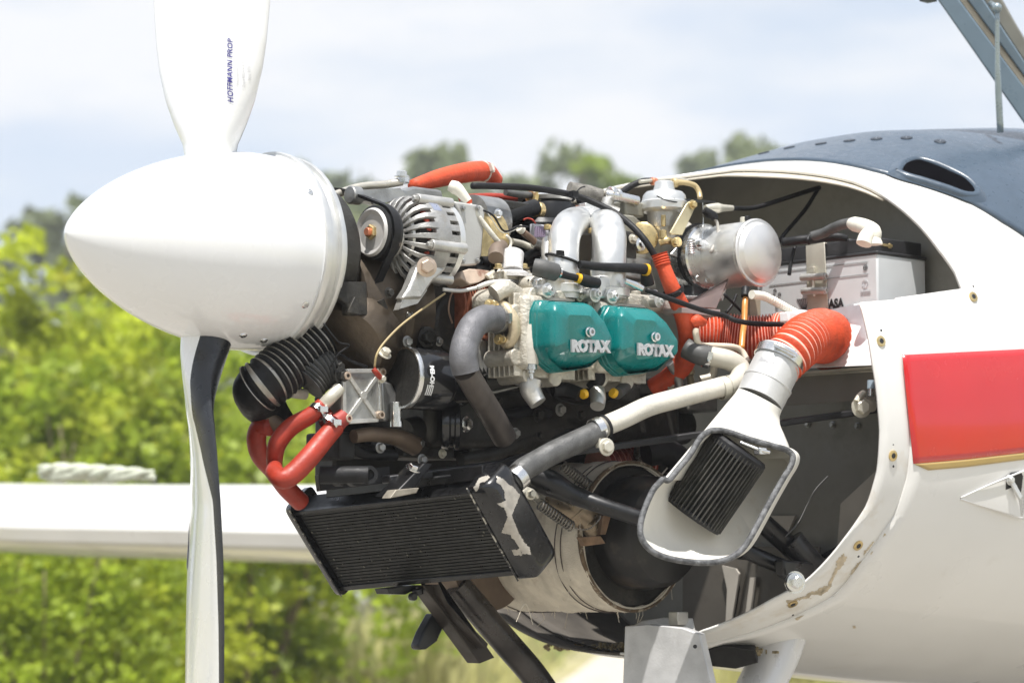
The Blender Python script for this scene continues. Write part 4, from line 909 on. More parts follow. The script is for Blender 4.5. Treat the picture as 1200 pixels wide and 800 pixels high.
for i in range(nrib):
    a_ = i*2*math.pi/nrib; d_ = NEAR*math.cos(a_)+UP*math.sin(a_); o_ = W(aU, hn, hz)
    pts = [o_+AFT*.040+d_*.029, o_+AFT*.044+d_*.044, o_+AFT*.050+d_*.055, o_+AFT*.060+d_*.0625, o_+AFT*.072+d_*.0645, o_+AFT*.082+d_*.0645]
    tg = d_.cross(AFT)
    mb = MB(); rings = []
    for k, p in enumerate(pts):
        nrm = (d_*min(1, .15+k*.22)-AFT*max(0, 1-.25*k)).normalized(); w2 = .0022+.0032*k/5
        rings.append([p+tg*w2+nrm*.002, p-tg*w2+nrm*.002, p-tg*w2-nrm*.004, p+tg*w2-nrm*.004])
    mb.loft(rings); obj('vent_rib', mb, ribm, alt, bevel=.0006, seg=1)
mb = MB(); mb.lathe(W(aU+.046, hn, hz), AFT, [(0, .040), (.0, .0435), (.004, .045), (.004, .041)], 40); obj('inner_ring', mb, alub, alt)
obj('mid_ring', MB().lathe(W(aU, hn, hz), AFT, [(.074, .058), (.074, .0650), (.079, .0668), (.096, .0668), (.100, .0660), (.104, .0655), (.106, .058)], 48), ribm, alt, sharp=30)
nr2 = 24
for i in range(nr2):
    a_ = i*2*math.pi/nr2; d_ = NEAR*math.cos(a_)+UP*math.sin(a_); o_ = W(aU, hn, hz); tg = d_.cross(AFT)
    mb = MB(); mb.box(o_+AFT*.114+d_*.0615, (.0145, .0052, .0022), (AFT, tg, d_)); obj('vent_rib', mb, ribm, alt, bevel=.0006, seg=1)
obj('rear_ring', MB().lathe(W(aU, hn, hz), AFT, [(.122, .055), (.122, .0645), (.132, .0645), (.134, .058)], 44), alub, alt, sharp=30)
obj('rear_core', MB().lathe(W(aU, hn, hz), AFT, [(.09, .054), (.136, .054), (.137, .05)], 32), MT['alternator_dark'], alt)
for a_ in (60, 178, 300, -12):                        # through-bolt lugs
    d_ = NEAR*math.cos(R(a_))+UP*math.sin(R(a_)); mb = MB(); mb.cyl(W(aU+.062, hn, hz)+d_*.0665, AFT, .0085, .068, 16); mb.bolt(W(aU+.060, hn, hz)+d_*.0675, GN, .0045); obj('bolt_lug', mb, alu, alt)
mb = MB(); mb.prism(X('2', '735,370 790,350 880,375 905,420 850,450 805,470 800,560 815,640 790,665 735,650 725,540 740,450', .155), NEAR*-.022); obj('adjuster_arm', mb, alub, alt, bevel=.005, seg=3)
mb = MB(); mb.bolt(X1('2', '705,625', .165), NEAR*.9-AFT*.5, .0105, .010); obj('pivot_bolt', mb, MT['warm_zinc'], alt)
mb = MB(); mb.prism(X('2', '860,262 1010,285 1030,310 1020,430 1010,560 985,615 890,620 905,520 918,420 880,320', .13), NEAR*-.05); obj('rear_cover_plate', mb, alud if False else M('satin_grey_plate', (.50, .50, .48), .5, .35, .06, 20, bump=.15), alt, bevel=.003)
mb = MB(); mb.prism(X('2', '790,320 850,330 890,400 905,520 880,615 820,640 790,560', .118), NEAR*-.05); obj('black_gap', mb, MT['alternator_dark'], alt)
# belt around flywheel and alternator pulley
import itertools
pb = []
for i in range(60):
    a_ = i*math.pi/30; pb.append((math.cos(a_)*.106, C0.z-CAMZ+math.sin(a_)*.106)); pb.append((aN+math.cos(a_)*.040, aZ+math.sin(a_)*.040))
def hull(p):
    p = sorted(p); 
    def half(q):
        h = []
        for c in q:
            while len(h) > 1 and (h[-1][0]-h[-2][0])*(c[1]-h[-2][1])-(h[-1][1]-h[-2][1])*(c[0]-h[-2][0]) <= 0: h.pop()
            h.append(c)
        return h
    a_, b_ = half(p), half(p[::-1]); return a_[:-1]+b_[:-1]
hp = hull(pb); mb = MB(); rings = []
cn = (sum(a for a, _ in hp)/len(hp), sum(b for _, b in hp)/len(hp))
for i, (n_, z_) in enumerate(hp):
    pz = hp[i-1]; nx = hp[(i+1) % len(hp)]; t = V((nx[0]-pz[0], nx[1]-pz[1], 0)).normalized(); o_ = NEAR*t.y-UP*t.x; c_ = W(aU+.016, n_, z_)
    rings.append([c_+AFT*-.0055, c_+AFT*-.0065+o_*.0045, c_+AFT*.0065+o_*.0045, c_+AFT*.0055])
mb.loft(rings, wrap=True); T_('drive_belt', 'black rubber drive belt looped around the alternator pulley', 'belt', mb, rubber, sharp=50)
# --- starter / parts behind the alternator
mb = MB(); mb.lathe(X1('2', '1010,480', .06), AFT, [(-.02, .045), (.0, .05), (.012, .05), (.014, .046)], 32); E('brass_ring_housing', mb, brass, sharp=40)
mb = MB(); mb.lathe(X1('2', '1000,380', .05), AFT, [(-.02, .042), (.03, .042), (.034, .036)], 28); E('starter_motor', mb, alud, sharp=40)
tubes('2', '180,235,.02 330,185,.02 480,170,.03 570,155,.04', .0062, M('pale_tube', (.55, .52, .45), .35, .6), 'oil_return_tube')
mb = MB(); mb.cyl(X1('2', '575,165', .04), UP, .010, .012, 18); mb.bolt(X1('2', '568,130', .04), UP, .008, .008); E('banjo_fitting', mb, alup)
mb = MB(); mb.cyl(X1('2', '335,235', .05), -GN*-1, .014, .02, 20); mb.cyl(X1('2', '320,235', .05), GN, .012, .006, 20); mb.prism(X('2', '350,200 560,190 600,230 520,260 440,280 370,260', .06), NEAR*-.02); mb.cyl(X1('2', '410,262', .065), NEAR, .006, .004, 14); E('front_bracket', mb, alud, bevel=.002)
mb = pp('2', '500,225 640,180 790,200 800,250 700,260 560,270', .03, 0); E('upper_case', mb, alud, bevel=.004)
# --- plug lead: cream boot and woven white lead over the alternator
pl_ = thing('ignition_lead', 'cream plug boot and white woven lead crossing behind the alternator', 'cable', X1('2', '1140,640', .13))
mb = MB(); mb.tube(X('2', '835,175,.10 880,200,.11 935,265,.12'), [.0085, .0105, .0082, .0065], 16); obj('boot', mb, bootw, pl_, sharp=60)
mb = MB(); mb.tube(X('2', '935,262,.12 942,285,.122'), [.0062, .004], 12); obj('red_collar', mb, redh, pl_)
mb = MB(); mb.tube(X('2', '940,280,.122 1000,360,.13 1070,450,.135 1140,535,.135'), .0042, 12); obj('lead', mb, M('woven_white_lead', (.66, .64, .56), .7, 0, .12, 60, bump=.6, bscale=500), pl_, sharp=60)
cable('thin_cable', 'thin cream wire looping down beside the sandy white neck', 'T', '295,405,.14 300,450,.145 285,510,.15 250,560,.155 215,610,.155', .0018, bootw)
cable('thin_cable', 'cream wire loop tied near the sandy white neck', 'T', '305,320,.14 330,345,.14 335,380,.14 322,410,.14', .0022, bootw)
mb = MB(); mb.tube(X('T', '110,668,.16 180,640,.17 260,628,.175 330,630,.175'), .0036, 12); mb.m = 1; mb.tube(X('T', '325,631,.175 400,634,.175 465,632,.175'), .0040, 12); mb.m = 0; mb.tube(X('T', '-120,680,.14 0,690,.15 110,668,.16'), .0028, 10)
T_('sleeved_cable', 'white sleeved cable ending in a grey terminal above the first head', 'cable', mb, [M('white_sleeve', (.7, .69, .66), .5), rubberg], sharp=180)
# centre clutter behind the elbows
tubes('T', '130,490,.10 260,490,.10 560,480,.10', .0075, rubber, 'coolant_hose'); tubes('T', '410,475,.11 480,440,.11 560,420,.11', .007, rubber, 'coolant_hose')
tubes('T', '340,360,.10 420,380,.10 520,425,.11', .0055, plate, 'return_tube')
tubes('T', '420,300,.12 470,340,.12 500,370,.12', .0055, M('brown_fitting', (.28, .19, .14), .4, .5), 'fuel_fitting')
mb = MB(); mb.cyl(X1('T', '415,290', .12), GN+UP*.5, .0065, .009, 14); E('fitting_nut', mb, bootw)
tubes('T', '490,370,.12 560,400,.12', .0075, alud, 'fuel_fitting')
tubes('T', '300,195,.06 400,160,.06 500,130,.06', [.013, .013, .013], rubber, 'breather_hose')
mb = MB(); mb.cyl(X1('T', '505,150', .06), AFT, .0135, .010, 20); E('hose_clamp', mb, brass)
tubes('T', '110,85,.04 300,100,.04 500,128,.04', .0038, plate, 'support_rod'); tubes('T', '300,30,.02 380,45,.02 470,50,.02', .0055, rubberg, 'fuel_hose'); tubes('T', '480,50,.02 520,80,.02', .007, plate, 'fuel_union')
tubes('T', '400,80,.0 480,75,.0 560,70,.0', .006, rubber, 'fuel_hose')
tubes('T', '0,70,-.02 200,60,-.02 380,70,-.02', .006, redd, 'fuel_hose')
E('dark_manifold', blk('T', '150,140', '500,480', -.05, .03), darkm, bevel=.012)
mb = MB(); mb.lathe(X1('3', '400,280', .02), UP, [(-.05, .040), (-.045, .043), (-.01, .043), (0, .040), (.002, .030)], 32); mb.lathe(X1('3', '350,400', .04), UP, [(-.06, .048), (0, .052), (.008, .046)], 32); E('black_cap', mb, blackp, sharp=35)
mb = MB(); mb.lathe(X1('3', '395,262', .02), UP, [(0, .036), (.006, .040), (.010, .030), (.013, .01)], 32); E('reservoir_cap', mb, alub, sharp=50)
mb = MB(); 
for i in range(5): mb.bar(X1('T', f'{505+i*14},260', .10), X1('T', f'{500+i*14},330', .10), .003, .003, NEAR)
E('label_bars', mb, M('violet_label', (.3, .24, .34), .5))
E('label_card', blk('T', '490,240', '590,380', .085, .095), M('white_label', (.6, .6, .64), .5), bevel=.001)
for i in range(26):                                  # small hoses, unions and screws filling the crowded middle
    pass
tubes('3', '490,300,.04 620,300,.05 720,310,.05', .0045, M('copper_pipe', (.55, .25, .16), .35, .8), 'fuel_pipe')
tubes('3', '560,250,.05 640,260,.05 700,300,.05', .008, rubber, 'fuel_hose')
tubes('3', '505,195,.04 600,215,.05 680,235,.06', [.012, .013, .012], M('braided_grey', (.2, .19, .17), .7, .2, .3, 90, bump=.8, bscale=500), 'braided_hose')
mb = MB(); mb.tube(X('3', '715,225,.08 760,235,.09 880,262,.10'), [.0085, .0085, .008], 16); mb.cyl(X1('3', '725,215', .085), AFT, .0105, .010, 16); mb.cyl(X1('3', '760,228', .09), AFT, .011, .006, 16); E('fuel_banjo', mb, alup)
mb = MB(); mb.tube(X('3', '720,250,.08 712,300,.08 770,330,.09'), .010, 14); E('fuel_union', mb, alu, sharp=60)
mb = MB(); mb.box(X1('3', '830,310', .08), (.022, .015, .012)); mb.prism(X('3', '760,330 860,340 930,400 900,470 860,560 840,600 800,480', .10), NEAR*-.03); E('carb_bracket', mb, M('olive_plate', (.32, .31, .26), .45, .4), bevel=.003)
mb = MB(); mb.lathe(X1('3', '910,470', .10), NEAR*.6-AFT*.8, [(0, .024), (.004, .026), (.012, .026), (.014, .022)], 28); E('carb_flange_ring', mb, brass, sharp=40)
mb = MB(); mb.lathe(X1('3', '885,500', .12), NEAR, [(0, .011), (.006, .011), (.007, .006), (.012, .005)], 20); E('flange_nut', mb, alup)
E('carb_support', blk('3', '790,420', '880,640', .04, .11), darkm, bevel=.004)
# dark depth behind the near cylinders and below
E('dark_filler_block', blk('o', '392,478', '640,572', -.10, -.05), M('matt_black', (.012, .011, .010), .6, 0, .3, 30), bevel=.006)  # near-black filler block closing the gap between radiator and engine
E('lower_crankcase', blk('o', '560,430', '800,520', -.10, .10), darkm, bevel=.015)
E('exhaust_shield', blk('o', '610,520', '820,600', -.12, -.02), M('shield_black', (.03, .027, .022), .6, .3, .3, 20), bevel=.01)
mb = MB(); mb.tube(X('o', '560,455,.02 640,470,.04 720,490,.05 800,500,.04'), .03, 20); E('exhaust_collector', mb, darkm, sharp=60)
# --- black ribbed cooling duct under the spinner
mb = MB(); mb.duct(X('5', '195,590,.03 240,555,.04 310,500,.045 400,420,.05 480,345,.055 540,290,.06'), .0375, 13, .07, 32)
dct = T_('ribbed_air_duct', 'fat black ribbed air duct with pale wire rings under the spinner', 'duct', mb, [rubber, wireb], sharp=50)
mb = MB(); mb.tube(X('5', '215,570,.03 190,600,.02 215,660,.0 270,720,-.01 340,770,-.02'), [.0345, .035, .033, .028, .018], 26); T_('black_duct_end', 'smooth black duct mouth curling below the ribbed duct', 'duct', mb, rubber, sharp=60)
mb = MB(); mb.duct(X('5', '470,560,.07 530,500,.075 610,470,.08'), .0270, 9, .10, 26, wire=0); T_('rubber_bellows', 'grey ribbed rubber bellows beside the square pump cover', 'bellows', mb, [rubberg, wireb], sharp=40)
mb = MB(); mb.tube(X('5', '180,690,.0 240,740,.01 320,800,.02'), .012, 14); T_('tan_duct_cuff', 'tan metal cuff under the black ribbed duct', 'duct', mb, brownp, sharp=60)
tubes('5', '380,610,.05 460,620,.05', .008, creamp, 'pale_rod')
# --- red coolant hoses at lower left
def hose(lab, z, s, r, mat, name='coolant_hose', grp=None, clamps=(), **k):
    pts = X(z, s); mb = MB(); mb.tube(pts, r, 22, 8); t = tag(obj(name, mb, mat, sharp=180), lab, 'hose', grp)
    return t
hose('upper orange-red coolant hose running from the pump down to the left', 'B', '500,60,.10 440,110,.09 340,170,.07 275,250,.06 260,330,.05 262,380,.045', [.0115, .0125, .0135, .0135, .012, .011], redd)
hose('fat orange-red coolant hose curving in front beneath the pump cover', 'B', '560,165,.11 500,235,.11 420,330,.11 350,400,.105 300,425,.10 262,395,.08 262,370,.06', [.0140, .0148, .0155, .0155, .0145, .0135, .011], redd)
hose('rear orange-red hose looping down at far left to the radiator', 'B', '240,170,.02 190,170,.0 170,230,-.01 190,310,-.02 260,390,-.03 320,470,-.04 390,540,-.05', [.013, .0145, .0145, .014, .014, .0145, .014], redd)
for s_, ax_, lab in ((('470,90'), (AFT*.5+UP*.6), 'steel clamp band on the upper orange-red hose'), (('530,155'), AFT*.5+UP*.65, 'steel clamp band on the fat orange-red hose')):
    c_ = X1('B', s_, .108 if '530' in s_ else .097); mb = MB(); r_ = .0162 if '530' in s_ else .0132
    d_ = (X1('B', '560,165', .11)-X1('B', '500,235', .11)).normalized(); mb.lathe(c_, d_, [(-.004, r_), (.004, r_)], 26, cap=(False, False)); mb.lathe(c_, d_, [(-.004, r_-.001), (.004, r_-.001)], 26, cap=(False, False)); mb.box(c_+NEAR*r_+UP*.002, (.007, .003, .004)); T_('hose_clamp', lab, 'clamp', mb, alup, 'hose clamps')
tubes('B', '500,60,.10 540,20,.11 580,-20,.11', .0095, plate, 'pump_outlet'); mb = MB(); mb.tube(X('B', '560,150,.11 600,120,.11'), .013, 16); E('pump_inlet', mb, M('reddish_rubber', (.3, .04, .03), .5), sharp=60)
hose('red hose end tucked behind the pump cover', 'B', '520,120,.08 570,130,.09 610,150,.095', .013, redd)
# orange hose above the engine
hose('orange coolant hose arching over the top of the engine', 'P', '480,255,-.02 560,232,-.04 640,215,-.06 700,212,-.08 735,240,-.09', [.010, .0145, .0165, .0165, .012], redh)
# --- radiator
rad = thing('radiator', 'black finned radiator with chipped enamel end tank hanging under the engine', 'radiator', PU(500, 690, .25))
TL = P(346, 599, -.155); TR = P(555, 575, .225); BR_ = P(608, 671, .225); BL = P(401, 690, -.155)
fn = (TR-TL).cross(BL-TL).normalized(); fn = fn if fn.dot(V((0, -1, 0))) > 0 else -fn
def rq(s, t, h=0): return (TL*(1-s)+TR*s)*(1-t)+(BL*(1-s)+BR_*s)*t+fn*h
mb = MB(); q = [rq(0, 0, -.004), rq(1, 0, -.004), rq(1, 1, -.004), rq(0, 1, -.004)]; mb.prism(q, -fn*.036); obj('core', mb, blackp, rad)
mb = MB()
for i in range(26):
    t = (i+.5)/26; a, b = rq(.02, t, -.001), rq(.98, t, -.001); mb.bar(a, b, .0014, .004, fn)
obj('coolant_tubes', mb, M('dusty_tube_black', (.012, .012, .010), .6, 0, .3, 40, dirt=(.045, .048, .035), amt=.42, dw=.3), rad, kind='stuff')
mb = MB(); rng = random.Random(8)
for i in range(26):
    for j in range(85):
        s_ = (j+.5)/85; t0, t1 = i/26+.008, (i+1)/26-.008; k = rng.gauss(0, .0012) if rng.random() < .8 else rng.gauss(0, .003)
        a, b = rq(s_, t0, -.004), rq(s_+k, t1, -.004+rng.uniform(-.0005, .0015)); e = (TR-TL).normalized()*.0005
        mb.add([a-e, a+e, b+e, b-e, ], [(0, 1, 2, 3)])
obj('cooling_fins', mb, MT['dusty_tube_black'], rad, kind='stuff', recalc=False)
mb = MB(); dr = (BL-TL).normalized(); rt = (TR-TL).normalized()
mb.prism([rq(0, 0, .003)-rt*.008, rq(1, 0, .003)+rt*.004, rq(1, 0, .003)+dr*.006, rq(0, 0, .003)+dr*.006], -fn*.046); obj('top_rail', mb, blackp, rad, bevel=.0015)
mb = MB(); mb.prism([rq(0, 1, .003)-dr*.007, rq(1, 1, .003)-dr*.007, rq(1, 1, .003)+dr*.002, rq(0, 1, .003)+dr*.002], -fn*.046); obj('bottom_rail', mb, blackp, rad, bevel=.0015)
# near end tank
def tank(s0, out, sg, name, h0=.008, back=-.055):
    mb = MB(); rings = []
    prof = [(-.014, .6), (-.008, .93), (0, 1.02), (.5, 1.02), (1, 1.02), (1.008, .93), (1.014, .6)]
    N_ = 10; rings = []
    for i in range(N_+1):
        a = i/N_*math.pi/2; o = math.sin(a)*out*.35+(out*.65 if i else 0); ins = (1-math.cos(a))*.014
        L = [rq(s0, 0, h0)-dr*(.012-ins)-fn*ins, rq(s0, 1, h0)+dr*(.010-ins)-fn*ins, rq(s0, 1, back)+dr*(.010-ins)+fn*ins, rq(s0, 0, back)-dr*(.012-ins)+fn*ins]
        ring = []
        for j in range(4):
            p0, p1, p2 = L[j-1], L[j], L[(j+1) % 4]; r_ = .012
            q0 = p1+(p0-p1).normalized()*r_; q1 = p1+(p2-p1).normalized()*r_
            for t in (0, .25, .5, .75, 1): ring.append(q0*(1-t)**2+p1*2*t*(1-t)+q1*t*t)
        rings.append([p+rt*(sg*o) for p in ring])
    mb.loft(rings); return obj(name, mb, blackc, rad, sharp=50)
tank(1, .042, 1, 'end_tank'); tank(0, .016, -1, 'end_tank')
wornb = M('worn_seam', (.03, .03, .03), .4, 0, .2, 60, dirt=(.5, .47, .4), amt=.47, dscale=60, dw=.05)
for s_, r_ in ((1, .0014), (0, .0012)):
    mb = MB(); mb.tube([rq(s_, -.08, .0088), rq(s_, .5, .0095), rq(s_, 1.05, .0088)], r_, 8); obj('seam_bead', mb, wornb, rad, sharp=180)
from mathutils.bvhtree import BVHTree
def decal(name, src, poly, mat, parent, off=.0004, step=.5, rough=1.6):
    off0 = OFF[src.name]; bv = BVHTree.FromPolygons([v.co+off0 for v in src.data.vertices], [list(p.vertices) for p in src.data.polygons])
    xs = [p[0] for p in poly]; ys = [p[1] for p in poly]; o = V((0, 0, CAMZ)); mb = MB(); idx = {}
    def ins(x, y):
        x += rough*noise.noise(V((x*.12, y*.12, 1))) + rough*.5*noise.noise(V((x*.45, y*.45, 2))); y += rough*noise.noise(V((x*.12, y*.12, 7)))+rough*.5*noise.noise(V((x*.45, y*.45, 9))); c = False; n = len(poly)
        for i in range(n):
            (x1, y1), (x2, y2) = poly[i-1], poly[i]
            if (y1 > y) != (y2 > y) and x < (x2-x1)*(y-y1)/(y2-y1)+x1: c = not c
        return c
    def vtx(i, j):
        if (i, j) not in idx:
            r_ = ray(min(xs)-3+i*step, min(ys)-3+j*step).normalized(); h = bv.ray_cast(o, r_)
            if h[0] is None: idx[(i, j)] = None
            else:
                n_ = h[1] if h[1].dot(r_) < 0 else -h[1]; idx[(i, j)] = len(mb.v); mb.v.append(h[0]+n_*off)
        return idx[(i, j)]
    for i in range(int((max(xs)-min(xs)+6)/step)):
        for j in range(int((max(ys)-min(ys)+6)/step)):
            if ins(min(xs)-3+(i+.5)*step, min(ys)-3+(j+.5)*step):
                q = [vtx(i, j), vtx(i+1, j), vtx(i+1, j+1), vtx(i, j+1)]
                if None not in q:
                    dd = max((mb.v[q[a]]-mb.v[q[a-1]]).length for a in range(4))
                    if dd < .012: mb.f.append(q); mb.mi.append(0)
    if mb.f: return obj(name, mb, mat, parent, sharp=60)
def zp(z, t): ox, oy, k = ZM[z]; return [(ox+float(q.split(',')[0])/k, oy+float(q.split(',')[1])/k) for q in t.split()]
for t in ('310,470 350,420 385,405 395,420 350,450 330,490', '430,412 470,430 545,500 520,560 505,600 530,680 590,770 600,800 560,790 500,700 455,690 480,620 470,570 430,545 470,530 465,480 430,440', '505,770 545,765 560,800 515,800'):
    decal('chipped_patch', bpy.data.objects['end_tank'], zp('C', t), barem, bpy.data.objects['end_tank'])
# bracket strip on top of the radiator
mb = MB(); mb.bar(rq(.15, -.02, -.02)+UP*.012, rq(1.02, -.02, -.02)+UP*.012, .02, .004, UP); obj('top_bracket', mb, blackp, rad, bevel=.001)
mb = MB(); mb.bar(X1('C', '90,498', .12), X1('C', '300,478', .20), .008, .004, NEAR); mb.bar(X1('C', '120,440', .12), X1('C', '350,400', .20), .010, .003, NEAR); obj('scraped_strip', mb, M('scraped_alu', (.38, .36, .32), .45, .5, .2, 60, dirt=(.05, .05, .05), amt=.5, dw=.05), rad, bevel=.001)
# --- black support rails above the radiator
mt_ = thing('engine_mount', 'black tubular steel engine mount frame beneath the engine', 'frame', P(760, 560, .0))
def mtube(z, s, r, name='mount_tube', mat=blackp): mb = MB(); mb.tube(X(z, s), r, 18, 6); return obj(name, mb, mat, mt_, sharp=60)
mb = MB(); mb.bar(P(452, 562, .10), P(640, 536, .16), .028, .012, NEAR); mb.bar(P(640, 534, .16), P(1040, 478, .38), .024, .010, NEAR); obj('cross_rail', mb, M('grey_black_rail', (.035, .035, .037), .4, .2, .2, 20), mt_, bevel=.002)
mb = MB(); mb.bar(P(372, 566, .03), P(455, 556, .08), .024, .03, UP); mb.cyl(X1('B', '640,420', .10), AFT*-.3+NEAR, .013, .022, 22); mb.cyl(X1('B', '560,435', .08), NEAR, .008, .02, 18); obj('rubber_mount', mb, rubber, mt_, bevel=.002)
mb = MB(); c_ = X1('B', '725,405', .135); mb.tube([c_-NEAR*.05-AFT*.05, c_], .013, 22); mb.lathe(c_-NEAR*.001, NEAR-AFT*.6, [(0, .0135), (.006, .0135), (.006, .008), (-.01, .007)], 24); obj('bushing', mb, rubber, mt_, sharp=40)
mb = MB(); mb.bolt(X1('B', '945,375', .14), UP*.8+NEAR*.5, .0085, .006); obj('bolt', mb, alup, mt_)
mb = pp('B', '880,470 1000,345 1040,350 960,470 840,510', .15, .11); obj('gusset', mb, blackp, mt_, bevel=.002)
mb = MB(); mb.prism(X('B', '830,520 860,478 975,468 960,495', .16), NEAR*-.02); obj('worn_tab', mb, M('worn_tan', (.30, .27, .22), .5, .3, .2, 60), mt_, bevel=.001)
mtube('C', '560,400,.18 700,450,.21 800,500,.23 960,560,.27 1160,625,.31', [.022, .020, .015, .0125, .0125])
mtube('C', '640,470,.17 700,480,.19 900,550,.24', .010)
mtube('D', '770,600,.33 860,680,.33 960,770,.33 1080,890,.33', [.016, .016, .016, .016]); mtube('F', '900,120,.30 1000,170,.32 1170,240,.34', .0125)
mtube('O', '270,290,.34 330,360,.35 400,440,.36', .02); mtube('D', '700,790,.30 780,800,.3 900,850,.31', .010)
mb = MB(); mb.bolt(X1('O', '285,488', .40), NEAR-AFT*.4, .010, .009); mb.lathe(X1('O', '285,488', .395), NEAR-AFT*.4, [(0, .0175), (.002, .0175)], 20); obj('bolt', mb, alup, mt_)
mb = MB(); mb.prism(X('O', '230,380 420,400 420,470 330,500 240,460', .37), NEAR*-.02); obj('lower_bracket', mb, blackp, mt_, bevel=.004)
mb = MB(); mb.bolt(X1('V', '850,555', .42), NEAR-AFT*.5, .0115, .012); mb.lathe(X1('V', '905,545', .41), NEAR-AFT*.5, [(0, .0105), (.008, .0105), (.010, .007)], 18); mb.tube(X('V', '820,520,.42 845,480,.42 870,460,.42'), .0055, 10); obj('mount_bolt', mb, plate, mt_)
mb = MB(); mb.tube(X('V', '920,375,.42 918,430,.42'), .0065, 14); mb.m = 1; mb.tube(X('V', '918,430,.42 916,480,.42'), .0048, 12); T_('wire_joiner', 'pale blue plastic joiner above the engine mount bolt', 'connector', mb, [M('pale_blue_plastic', (.42, .52, .6), .3, trans=.2), alup], sharp=60)
# lower brackets
mb = MB(); mb.prism(X('E', '380,300,.02 480,300,.02 720,640,.02 650,668,.02'), NEAR*-.03); mb.prism(X('E', '460,295,.04 500,380,.04 690,575,.04 680,600,.04 560,470,.04'), NEAR*-.04)
T_('angle_bracket', 'long flat black bracket hanging down below the radiator', 'bracket', mb, M('brown_black_steel', (.035, .028, .022), .5, .3, .3, 20), bevel=.002)
mb = MB(); mb.prism(X('E', '435,430,-.01 480,500,-.01 450,565,-.01 400,602,-.01 368,604,-.01 360,585,-.01 385,520,-.01'), NEAR*-.02); T_('bracket_tab', 'short rounded black tab behind the long flat bracket', 'bracket', mb, blackp, bevel=.003)
mb = MB(); mb.prism(X('E', '215,318,.0 350,300,.0 350,320,.0 300,345,.0 225,342,.0'), NEAR*-.03); mb.tube(X('E', '355,320,.01 360,345,.01'), .009, 12); mb.cyl(X1('E', '325,355', .01), NEAR, .006, .01, 12); obj('lower_clip', mb, blackp, rad, bevel=.002)
mb = MB(); mb.tube(X('E', '540,300,-.06 660,440,-.05 780,580,-.04 900,720,-.03 1010,880,-.02'), .0225, 26, 5, flat=.9); tp = T_('tail_pipe', 'dark exhaust tail pipe slanting down below the heat-wrapped silencer', 'exhaust pipe', mb, M('sooty_pipe', (.06, .055, .052), .3, .7, .4, 14, dirt=(.30, .10, .05), amt=.36, dscale=14, dw=.1), sharp=60)
# --- silencer with glass wrap
sil = thing('exhaust_silencer', 'exhaust silencer drum wrapped in cream glass cloth with black end can', 'silencer', P(700, 725, .0))
def lat(c, prof, seg=56, **k): return MB().lathe(c, NEAR, prof, seg, **k)
sc0 = P(743, 628, .155)
rings = []; mb = MB(); e1, e2, _ = basis(NEAR)
for i in range(49):
    t = i/48; n_ = -.335+.335*t; r_ = .118*(1-.10*max(0, .25-t)/.25)
    ring = []
    for j in range(72):
        a = j*2*math.pi/72; p = sc0+NEAR*n_+(e1*math.cos(a)+e2*math.sin(a))*(r_+.0035*noise.noise(V((n_*26, math.cos(a)*3, math.sin(a)*3)))+.0012*math.sin(n_*260+3*math.sin(a*2)))
        ring.append(p)
    rings.append(ring)
rings.append([p-(p-sc0)*.06-NEAR*.002 for p in rings[-1]])
mb.loft(rings, (True, False)); mi_ = MB(); mi_.lathe(sc0, NEAR, [(-.001, .1115), (-.006, .108), (-.008, .08)], 40, cap=(False, False)); obj('inner_shell', mi_, darkm, sil); wr_ = obj('glass_wrap', mb, wrap, sil, sharp=60)
for n_ in (-.055, -.042, -.235):
    mb = MB(); lp = [sc0+NEAR*(n_+.01*math.sin(a*2))+(e1*math.cos(a)+e2*math.sin(a))*.1195 for a in [i*math.pi/36 for i in range(73)]]; mb.tube(lp, .0009, 6, smooth=False); obj('stitch_wire', mb, M('dark_wire', (.05, .035, .03), .6) if 'dark_wire' not in MT else MT['dark_wire'], wr_, sharp=180)
mb = MB(); lp = []
for i in range(40):
    t = i/39; a = math.pi*.95+t*1.2; lp.append(sc0+NEAR*(-.25+.24*t)+(NEAR*0-AFT*math.cos(a-math.pi*.5)*0+e1*math.cos(a)+e2*math.sin(a))*.1198)
mb.tube(lp, .0009, 6, smooth=False); obj('stitch_wire', mb, MT['dark_wire'], wr_, sharp=180)
obj('singed_edge', lat(sc0, [(-.006, .1188), (-.002, .1196), (.001, .1180), (.001, .1150), (-.012, .1115)], cap=(False, False)), wrapd, sil)
obj('end_can', lat(sc0+AFT*.004+UP*.006, [(-.03, .089), (.012, .089), (.018, .091), (.024, .089), (.055, .086), (.066, .079), (.071, .06), (.073, .01)]), M('scuffed_black_can', (.02, .019, .018), .42, .3, .3, 18, dirt=(.10, .075, .055), amt=.45, dscale=14, dw=.3), sil, sharp=40)
obj('brown_end', MB().lathe(P(575, 655, -.05), NEAR, [(-.10, .07), (-.09, .08), (0, .082)], 48), brownp, sil)
rng = random.Random(4)                               # frayed threads
mb = MB()
for i in range(46):
    a = math.pi+rng.uniform(-1.0, 1.0); n_ = rng.uniform(-.26, .0); p = sc0+NEAR*n_+(e1*math.cos(a)+e2*math.sin(a))*.118; L = rng.uniform(.004, .016)*(1+1.5*(rng.random() < .2))
    mb.tube([p, p-UP*L*.5+AFT*rng.gauss(0, .004), p-UP*L+AFT*rng.gauss(0, .006)+NEAR*rng.gauss(0, .004)], .00045, 5, 3)
obj('frayed_threads', mb, wrap, sil, kind='stuff', sharp=180)
mb = MB(); mb.tube(X('S', '150,760,.13 185,690,.135 215,770,.13'), .0006, 5); obj('loose_thread', mb, wrap, sil)
